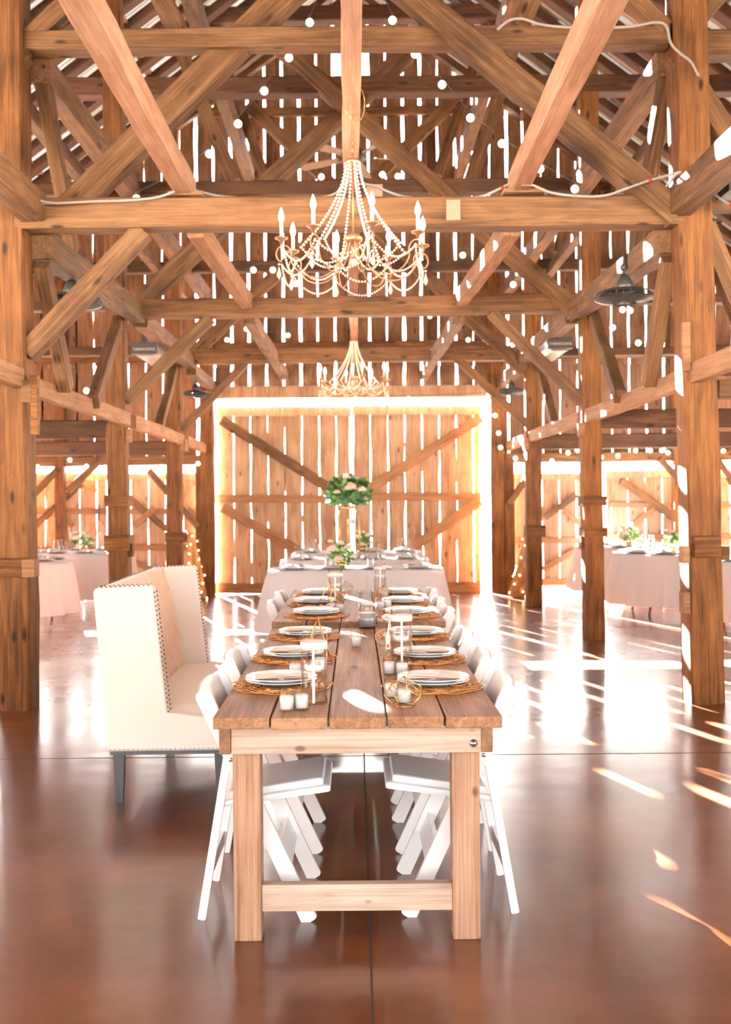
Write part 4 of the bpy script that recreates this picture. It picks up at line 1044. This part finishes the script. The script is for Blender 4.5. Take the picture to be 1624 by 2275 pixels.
for k in range(8):
    a = math.radians(-90 + 14 + 45 * k); ca, sa = math.cos(a), math.sin(a); RR = .42
    Q = lambda r, z: (r * ca, r * sa, z)
    pts = [Q(.03, .12), Q(.055, .06), Q(.10, -.03), Q(.17, -.085), Q(.25, -.09), Q(.32, -.06), Q(.355, -.01), Q(.355, .04), Q(.375, .07), Q(.405, .075), Q(.432, .055), Q(.44, .02), Q(.425, -.01), Q(.405, -.012)]
    # smooth
    sp = []
    for i in range(len(pts) - 1):
        p0, p1, p2, p3 = [Vector(pts[min(max(i + d, 0), len(pts) - 1)]) for d in (-1, 0, 1, 2)]
        for q in range(4):
            t_ = q / 4; sp.append(.5 * ((2 * p1) + (p2 - p0) * t_ + (2 * p0 - 5 * p1 + 4 * p2 - p3) * t_ ** 2 + (-p0 + 3 * p1 - 3 * p2 + p3) * t_ ** 3))
    arm = MB().tube(sp, .0045, 7).build('arm', 'chand', chd)
    c_ = Q(RR - .01, 0)
    MB().lathe([(.0001, .078), (.006, .08), (.012, .10), (.036, .112), (.038, .118), (.015, .108), (.0001, .106)], 20, c=c_).build('drip_cup', 'chand', arm)
    MB().lathe([(.0001, .108), (.0105, .108), (.0105, .20), (.0001, .203)], 12, c=c_).build('candle_sleeve', 'wax', arm)
    MB().lathe([(.0001, .203), (.009, .205), (.0165, .228), (.013, .250), (.005, .275), (.0001, .285)], 12, c=c_).build('candle_bulb', 'flame', arm)
    # crystal drop
    MB().ball(Q(RR + .005, -.03), .007, 8, 5).lathe([(.0001, -.115), (.010, -.10), (.014, -.085), (.006, -.06), (.002, -.045), (.0001, -.04)], 10, c=Q(RR + .005, 0)).build('crystal_drop', 'bead', arm)
    # bead strands crown -> arm shoulder (two per arm)
    pa = Vector(Q(.042, .555)); pb = Vector(Q(.26, .085))
    st = []
    for i in range(25):
        t_ = i / 24; st.append(Vector(Q(.042 + (.30 - .042) * t_ ** 1.75, .555 + (.07 - .555) * t_)))
    beads(st, .0085).build('bead_strand', 'bead', chd)
    a2 = a + math.radians(45); a0 = a
    E1 = Vector((.395 * math.cos(a), .395 * math.sin(a), .05)); E2 = Vector((.395 * math.cos(a2), .395 * math.sin(a2), .05))
    beads(hangpts(E1, E2, .085, 14), .0075).build('bead_swag', 'bead', chd)
    I1 = Vector((.30 * math.cos(a), .30 * math.sin(a), .07)); I2 = Vector((.05 * math.cos(a), .05 * math.sin(a), .035))
    beads(hangpts(I1, I2, .06, 12), .007).build('bead_swag', 'bead', chd)
    L1 = Vector((.41 * math.cos(a), .41 * math.sin(a), -.03)); L2 = Vector((.41 * math.cos(a2), .41 * math.sin(a2), -.03))
    beads(hangpts(L1, L2, .085, 12), .0065).build('bead_swag', 'bead', chd)
far = chd.copy(); COL.objects.link(far); far.location = (-.005, 12.7, 2.80); far['label'] = 'beaded candle chandelier farther back, hanging before the main barn door'
for ch in chd.children:
    c = ch.copy(); COL.objects.link(c); c.parent = far
    for g in ch.children: d = g.copy(); COL.objects.link(d); d.parent = c
for nm, y in (('chandelier_glow', 6.0), ('chandelier_glow', 12.7)):
    for dx, dy in ((.42, 0), (-.42, 0), (0, .42), (0, -.42)):
        ld = bpy.data.lights.new(nm, 'POINT'); ld.energy = 6; ld.color = (1, .70, .50); ld.shadow_soft_size = .06
        lo_ = bpy.data.objects.new(nm, ld); lo_.location = (dx, y + dy, 3.10); COL.objects.link(lo_)

# ------------------------------------------------------------------ string lights
def catmull(pts, q=6):
    sp = []
    for i in range(len(pts) - 1):
        p0, p1, p2, p3 = [Vector(pts[min(max(i + d, 0), len(pts) - 1)]) for d in (-1, 0, 1, 2)]
        for j in range(q):
            t_ = j / q; sp.append(.5 * ((2 * p1) + (p2 - p0) * t_ + (2 * p0 - 5 * p1 + 4 * p2 - p3) * t_ ** 2 + (-p0 + 3 * p1 - 3 * p2 + p3) * t_ ** 3))
    sp.append(Vector(pts[-1])); return sp
bulb_me = MB().ball((0, 0, 0), .036, 12, 8).mesh('light_bulb', 'bulb')
sock_me = MB().lathe([(.0001, .03), (.012, .03), (.012, .065), (.0001, .07)], 10).mesh('bulb_socket', 'socket')
def festoon(label, pts, group=None, rb=1.0):
    w = [P(*p) for p in pts]
    t = MB().tube(catmull([p + Vector((0, 0, .06 * rb)) for p in w], 4), .004, 5).build('string_light', 'wire'); tag(t, label, 'string lights', group)
    for p in w:
        o = bpy.data.objects.new('light_bulb', bulb_me); COL.objects.link(o); o.parent = t; o.location = p; o.scale = (rb,) * 3
        s = bpy.data.objects.new('bulb_socket', sock_me); COL.objects.link(s); s.parent = o
festoon('globe string lights falling steeply leftwards from the ridge to the left plate', [(716, -20, 10.2), (688, 50, 10.2), (642, 128, 10.2), (587, 202, 10.2), (529, 275, 10.2), (465, 342, 10.2), (388, 398, 10.2), (303, 442, 10.0)])
festoon('globe string lights falling rightwards from the ridge past the right joist', [(840, -20, 10.2), (872, 45, 10.2), (922, 120, 10.2), (982, 188, 10.2), (1045, 262, 10.2), (1115, 319, 10.2), (1200, 375, 10.2), (1277, 420, 10.2)])
festoon('string of globe bulbs low behind the fan', [(620, 398, 13.2), (714, 393, 13.2), (850, 388, 13.2), (884, 392, 13.2), (960, 400, 13.2)])
festoon('string of globe bulbs between the tie beams left of the near chandelier', [(420, 690, 13.5), (510, 637, 13.5), (563, 600, 13.5), (606, 600, 13.5), (657, 630, 13.5)])
festoon('string of globe bulbs between the tie beams right of the near chandelier', [(965, 505, 13.5), (1028, 567, 13.5), (1083, 603, 13.5), (1140, 632, 13.5), (1205, 655, 13.5)])
festoon('globe bulbs hung under the middle tie beam', [(504, 755, 14.3), (547, 731, 14.3), (640, 745, 14.3), (955, 703, 14.3), (1040, 755, 14.3), (1139, 766, 14.3)], rb=.8)
festoon('globe bulbs in the left aisle behind the near post', [(97, 770, 13.5), (105, 763, 13.5), (127, 755, 13.5), (192, 868, 13.5), (215, 820, 13.5)])
festoon('globe bulbs in the right aisle under the hanging fan', [(1383, 688, 13.5), (1400, 690, 13.5), (1460, 686, 13.5), (1361, 728, 13.5), (1418, 762, 13.5), (1450, 813, 13.5), (1382, 897, 13.5)])
festoon('warm bulbs strung along the left aisle header', [(83, 1037, 16.6), (155, 1022, 16.6), (192, 1036, 16.6), (233, 1038, 16.6), (315, 1040, 16.6), (357, 1037, 16.6), (440, 1030, 16.6)], rb=.9)
festoon('warm bulbs strung along the right aisle header', [(1085, 878, 16.6), (1100, 923, 16.6), (1108, 962, 16.6), (1112, 994, 16.6), (1145, 1018, 16.6), (1226, 1024, 16.6), (1262, 1006, 16.6), (1282, 1000, 16.6), (1336, 1016, 16.6), (1373, 1013, 16.6), (1412, 1001, 16.6), (1445, 1001, 16.6), (1470, 1001, 16.6), (1484, 1006, 16.6), (1607, 1002, 16.6)], rb=.9)
festoon('warm bulbs along the top of the main barn door', [(640, 888, 16.6), (790, 884, 16.6), (908, 884, 16.6), (1084, 878, 16.6)], rb=.6)
# fairy-lit leaning trunks
def fairy_trunk(label, px0, py0, px1, py1, Y, r0, r1, seed):
    a = P(px0, py0, Y); a.z = 0; b_ = P(px1, py1, Y); rr = random.Random(seed)
    t = MB().tube([(0, 0, 0), tuple((b_ - a) * .5 + Vector((.02, 0, 0))), tuple(b_ - a)], [r0, (r0 + r1) / 2, r1], 12).build('wrapped_trunk', 'burlap', None, tuple(a)); tag(t, label, 'tree trunk')
    d = b_ - a; pts = []; N = 60
    for i in range(N):
        q = i / N; an = i * .85; r_ = r0 + (r1 - r0) * q + .012; pts.append(d * q + Vector((r_ * math.cos(an) + .02 * math.sin(q * PI), r_ * math.sin(an), 0)))
    w = MB().tube(pts, .002, 4).build('light_wire', 'wire', t)
    me = MB().ball((0, 0, 0), .012, 6, 4).mesh('fairy_light', 'fairy')
    for i in range(0, N, 2):
        o = bpy.data.objects.new('fairy_light', me); COL.objects.link(o); o.parent = w; o.location = pts[i] + Vector((rr.uniform(-.02, .02), -.01, rr.uniform(-.02, .02)))
fairy_trunk('leaning burlap-brown trunk wrapped in fairy lights behind the sofa', 444, 1335, 420, 1185, 16.2, .11, .06, 1)
fairy_trunk('leaning burlap-brown trunk wrapped in fairy lights beside the right door post', 1146, 1325, 1178, 1165, 15.9, .13, .06, 2)

# ------------------------------------------------------------------ ceiling fan, hanging fans, heaters, cables, boards
p = P(792, 345, 12.45)
t = thing('ceiling_fan', 'dark five-bladed ceiling fan behind the near chandelier chain', 'fan', tuple(p))
MB().lathe([(.0001, -.10), (.07, -.09), (.12, -.04), (.125, .03), (.08, .07), (.03, .09), (.0001, .09)], 28).build('motor_housing', 'dark_metal', t)
MB().tube([(0, 0, .08), (0, 0, .7)], .014, 8).build('down_rod', 'dark_metal', t)
for k in range(5):
    a = math.radians(8 + 72 * k); mt = Matrix.Rotation(a, 4, 'Z') @ Matrix.Rotation(math.radians(13), 4, 'X')
    br = MB().box((.17, 0, -.03), (.16, .035, .01), mt).build('blade_bracket', 'dark_metal', t)
    m_ = MB(); m_.add([Matrix.Rotation(a, 4, 'Z') @ Matrix.Rotation(math.radians(13), 4, 'X') @ Vector(v) for v in [(.22, -.05, -.03), (.5, -.07, -.035), (.74, -.068, -.04), (.77, 0, -.04), (.74, .068, -.04), (.5, .07, -.035), (.22, .05, -.03), (.22, -.05, -.022), (.5, -.07, -.027), (.74, -.068, -.032), (.77, 0, -.032), (.74, .068, -.032), (.5, .07, -.027), (.22, .05, -.022)]],
        [(0, 1, 2, 3, 4, 5, 6), (13, 12, 11, 10, 9, 8, 7)] + [(i, (i + 1) % 7, (i + 1) % 7 + 7, i + 7) for i in range(7)])
    m_.build('blade', 'blade', t)
def hang_fan(label, px, py, Y, r):
    p = P(px, py, Y); t = thing('hanging_fan', label, 'fan', tuple(p))
    MB().lathe([(.0001, .14 * r / .23), (.03, .14 * r / .23), (.22 * r, .11 * r / .23), (.30 * r, .06 * r / .23), (.28 * r, .0), (.0001, 0)], 24).build('motor_dome', 'dark_metal', t)
    MB().tube([(0, 0, .13 * r / .23), (.01, 0, .30 * r / .23)], .02 * r / .23, 8).ball((0, 0, .2 * r / .23), .035 * r / .23, 10, 6).build('mount_stem', 'dark_metal', t)
    m_ = MB()
    for i in range(9):
        rad = r * (.45 + .55 * i / 8); m_.tube([(rad * math.cos(a), rad * math.sin(a), .02 - .03 * (i / 8) ** 2) for a in [2 * PI * q / 36 for q in range(36)]], .004, 4, closed=True)
        m_.tube([(rad * math.cos(a), rad * math.sin(a), -.085 * r / .23 + .03 * (i / 8) ** 2) for a in [2 * PI * q / 36 for q in range(36)]], .004, 4, closed=True)
    for q in range(24):
        a = 2 * PI * q / 24; c, s = math.cos(a), math.sin(a)
        m_.tube([(r * .3 * c, r * .3 * s, .02), (r * .9 * c, r * .9 * s, .0), (r * c, r * s, -.03 * r / .23), (r * .9 * c, r * .9 * s, -.06 * r / .23), (r * .2 * c, r * .2 * s, -.085 * r / .23)], .003, 4)
    m_.build('wire_cage', 'dark_metal', t)
    m_ = MB()
    for q in range(4):
        a = PI / 2 * q; m_.box((r * .5, 0, -.03 * r / .23), (r * .75, r * .4, .004), Matrix.Rotation(a, 4, 'Z') @ Matrix.Rotation(.3, 4, 'X'))
    m_.build('fan_blade', 'dark_metal', t)
hang_fan('caged hanging fan at upper left, seen edge-on behind the near knee brace', 160, 662, 8.5, .235)
hang_fan('caged hanging fan at upper right beside the near right post', 1387, 650, 8.5, .23)
hang_fan('small distant caged fan left of the far tie beam brace', 435, 872, 15.6, .2)
hang_fan('small distant caged fan right of the main door header', 1137, 866, 15.6, .2)
def heater(label, px, py, Y, e):
    p = P(px, py, Y); t = thing('infrared_heater', label, 'heater', tuple(p)); s = F / Y
    MB().box((0, .03, 0), (57 / s, .06, 26 / s), bev=.004).build('end_plate', 'heater_black', t)
    w = 28 / s
    m_ = MB(); m_.add([(-w, .05, .045), (w, .05, .045), (w, 1.1, .045), (-w, 1.1, .045), (-w * 1.0, .05, -.05), (w * 1.0, .05, -.05), (w, 1.1, -.05), (-w, 1.1, -.05), (-w * .55, .05, -.09), (w * .55, .05, -.09), (w * .55, 1.1, -.09), (-w * .55, 1.1, -.09)],
        [(3, 2, 1, 0), (0, 1, 5, 4), (1, 2, 6, 5), (2, 3, 7, 6), (3, 0, 4, 7), (4, 5, 9, 8), (5, 6, 10, 9), (6, 7, 11, 10), (7, 4, 8, 11), (8, 9, 10, 11)]); m_.build('reflector', 'heater_steel', t)
    MB().box((e * .01, .1, .20), (.06, .01, .27)).build('hanging_strap', 'heater_black', t)
    MB().box((e * .01, .95, .20), (.06, .01, .27)).build('hanging_strap', 'heater_black', t)
    for (body, sz, x, z) in (('THERMAZONE', .052, 0, -.015),):
        cu = bpy.data.curves.new('lettering', 'FONT'); cu.body = body; cu.size = sz; cu.align_x = 'CENTER'; cu.align_y = 'CENTER'; cu.extrude = .001; cu.offset = .0012
        tmp = bpy.data.objects.new('lettering_curve', cu); COL.objects.link(tmp); bpy.context.view_layer.update()
        me = bpy.data.meshes.new_from_object(tmp.evaluated_get(bpy.context.evaluated_depsgraph_get())); bpy.data.objects.remove(tmp)
        me.materials.clear(); me.materials.append(M['lettering'])
        o = bpy.data.objects.new('lettering', me); COL.objects.link(o); o.parent = t; o.location = (x, -.003, z); o.rotation_euler = (PI / 2, 0, 0)
        wx = max(v.co.x for v in me.vertices) - min(v.co.x for v in me.vertices); f = (50 / s) / wx; o.scale = (f, min(f, 1.1), 1)
heater('black-fronted infrared heater with white lettering on the left, behind the sofa post', 320, 773, 12.3, -1)
heater('black-fronted infrared heater with white lettering on the right, by the middle right post', 1245, 761, 12.3, -1)
def cable(label, pts, Y, r=.009, marks=()):
    w = catmull([P(x, y, Y) if len(q) == 0 else P(x, y, q[0]) for x, y, *q in pts], 6)
    t = MB().tube(w, r, 7).build('conduit_cable', 'cable'); tag(t, label, 'cable')
    for (x, y) in marks:
        c = P(x, y, Y); i = min(range(len(w)), key=lambda j: (w[j] - c).length); j = min(i + 1, len(w) - 1); i = max(0, j - 1)
        MB().tube([w[i], w[j]], r * 1.15, 7).build('red_tape', 'redmark', t)
Yc = Y1 - .05
cable('grey cable looping down at the left post and lying along the near tie beam', [(5, 358), (25, 372), (48, 400), (58, 430), (75, 447), (110, 452), (200, 448), (290, 445), (350, 438), (388, 425)], Yc - .15)
cable('second grey cable hugging the first at the left post', [(15, 364), (42, 392), (66, 425), (92, 447), (130, 452)], Yc - .18)
cable('grey cable dipping along the near tie beam behind the chandelier beads', [(430, 422), (452, 428), (500, 437), (600, 441), (700, 440), (745, 430), (768, 408), (830, 412), (860, 425), (905, 438), (980, 441), (1060, 438), (1100, 424), (1135, 408), (1160, 410)], Yc + .05, marks=[(448, 426), (1110, 418)])
cable('grey cable sweeping from the right joist to the fan post with a red mark', [(1160, 410), (1185, 412), (1225, 428), (1290, 436), (1345, 434), (1390, 420), (1440, 402), (1490, 388), (1512, 382), (1500, 390), (1480, 415)], Yc - .2, marks=[(1440, 402)])
cable('grey cable over the upper tie beam at right, dropping down the post', [(1105, 66), (1130, 46), (1160, 42), (1210, 56), (1300, 62), (1400, 59), (1455, 50), (1480, 58), (1490, 95), (1510, 118), (1535, 138), (1552, 170)], Yc - .15)
cable('loop of grey cable at the right edge, outer strand', [(1573, 400), (1580, 420), (1600, 442), (1624, 455), (1660, 462)], Yc - .2, marks=[(1618, 452)])
cable('loop of grey cable at the right edge, inner strand', [(1578, 398), (1590, 405), (1620, 420), (1660, 428)], Yc - .2)
# plug box on beam, blocks
def block(label, px, py, Y, w, h, mat, dep=.02, name='wood_block', cat='block'):
    c = P(px, py, Y); o = MB().box((0, 0, 0), (w * Y / F, dep, h * Y / F), bev=.002).build(name, mat, None, tuple(c)); return tag(o, label, cat)
block('pale square board nailed on the near tie beam right of the chandelier', 1007, 467, Y1 - .14, 31, 45, 'white_paint')
block('pale board fixed above the near tie beam beside the chandelier beads', 832, 425, Y1 + .02, 36, 30, 'white_paint')
block('wood block under the left joist end on the near tie beam', 416, 437, Y1 - .02, 78, 9, 'beam2', .2)
block('wood block under the right joist end on the near tie beam', 1160, 431, Y1 - .02, 90, 9, 'beam2', .2)
block('dark corner of a speaker box at the right edge', 1625, 405, Y1 - .3, 40, 60, 'dark_metal', .25, 'speaker_box', 'speaker')
ring = [P(786 + 24 * math.cos(a), 232 + 34 * math.sin(a), 5.95) + Vector((0, .06 * math.sin(a * 2), 0)) for a in [2 * PI * q / 20 for q in range(20)]]
tag(MB().tube(ring, .0025, 5, closed=True).build('wire_loop', 'goldwire'), 'thin brass wire looped around the central joist over the chandelier hook', 'wire')

# ------------------------------------------------------------------ light
SAZ = Vector((-.30, .954)); EL = math.radians(21)
sd = Vector((SAZ.x * math.cos(EL), SAZ.y * math.cos(EL), math.sin(EL))).normalized()
sl = bpy.data.lights.new('sun', 'SUN'); sl.energy = 1100; sl.angle = math.radians(.4); sl.color = (1, .95, .90)
so = bpy.data.objects.new('sun', sl); COL.objects.link(so); so.rotation_euler = sd.to_track_quat('Z', 'Y').to_euler(); so.location = (-5, 25, 12)
w = bpy.data.worlds.new('sky'); sc.world = w; w.use_nodes = True; nt = w.node_tree; L = nt.links.new; nt.nodes.clear()
out = nd(nt, 'ShaderNodeOutputWorld'); bg = nd(nt, 'ShaderNodeBackground'); L(bg.outputs[0], out.inputs[0])
tc = nd(nt, 'ShaderNodeTexCoord'); dt = nd(nt, 'ShaderNodeVectorMath', operation='DOT_PRODUCT'); L(tc.outputs['Generated'], dt.inputs[0]); dt.inputs[1].default_value = sd
mx_ = nd(nt, 'ShaderNodeMath', operation='MAXIMUM'); L(dt.outputs['Value'], mx_.inputs[0]); mx_.inputs[1].default_value = 0
pw = nd(nt, 'ShaderNodeMath', operation='POWER'); L(mx_.outputs[0], pw.inputs[0]); pw.inputs[1].default_value = 4
ma = nd(nt, 'ShaderNodeMath', operation='MULTIPLY_ADD'); L(pw.outputs[0], ma.inputs[0]); ma.inputs[1].default_value = 34.0; ma.inputs[2].default_value = 6.6
L(ma.outputs[0], bg.inputs['Strength']); bg.inputs[0].default_value = (1, .985, .96, 1)

sc.view_settings.view_transform = 'Standard'; sc.view_settings.look = 'None'; sc.view_settings.gamma = 1
sc.view_settings.use_curve_mapping = False
sc.view_settings.exposure = 0.40
cy = sc.cycles; cy.use_denoising = True; cy.max_bounces = 10; cy.diffuse_bounces = 5; cy.glossy_bounces = 4; cy.transmission_bounces = 8; cy.transparent_max_bounces = 12
cy.caustics_reflective = False; cy.caustics_refractive = False; cy.sample_clamp_indirect = 6
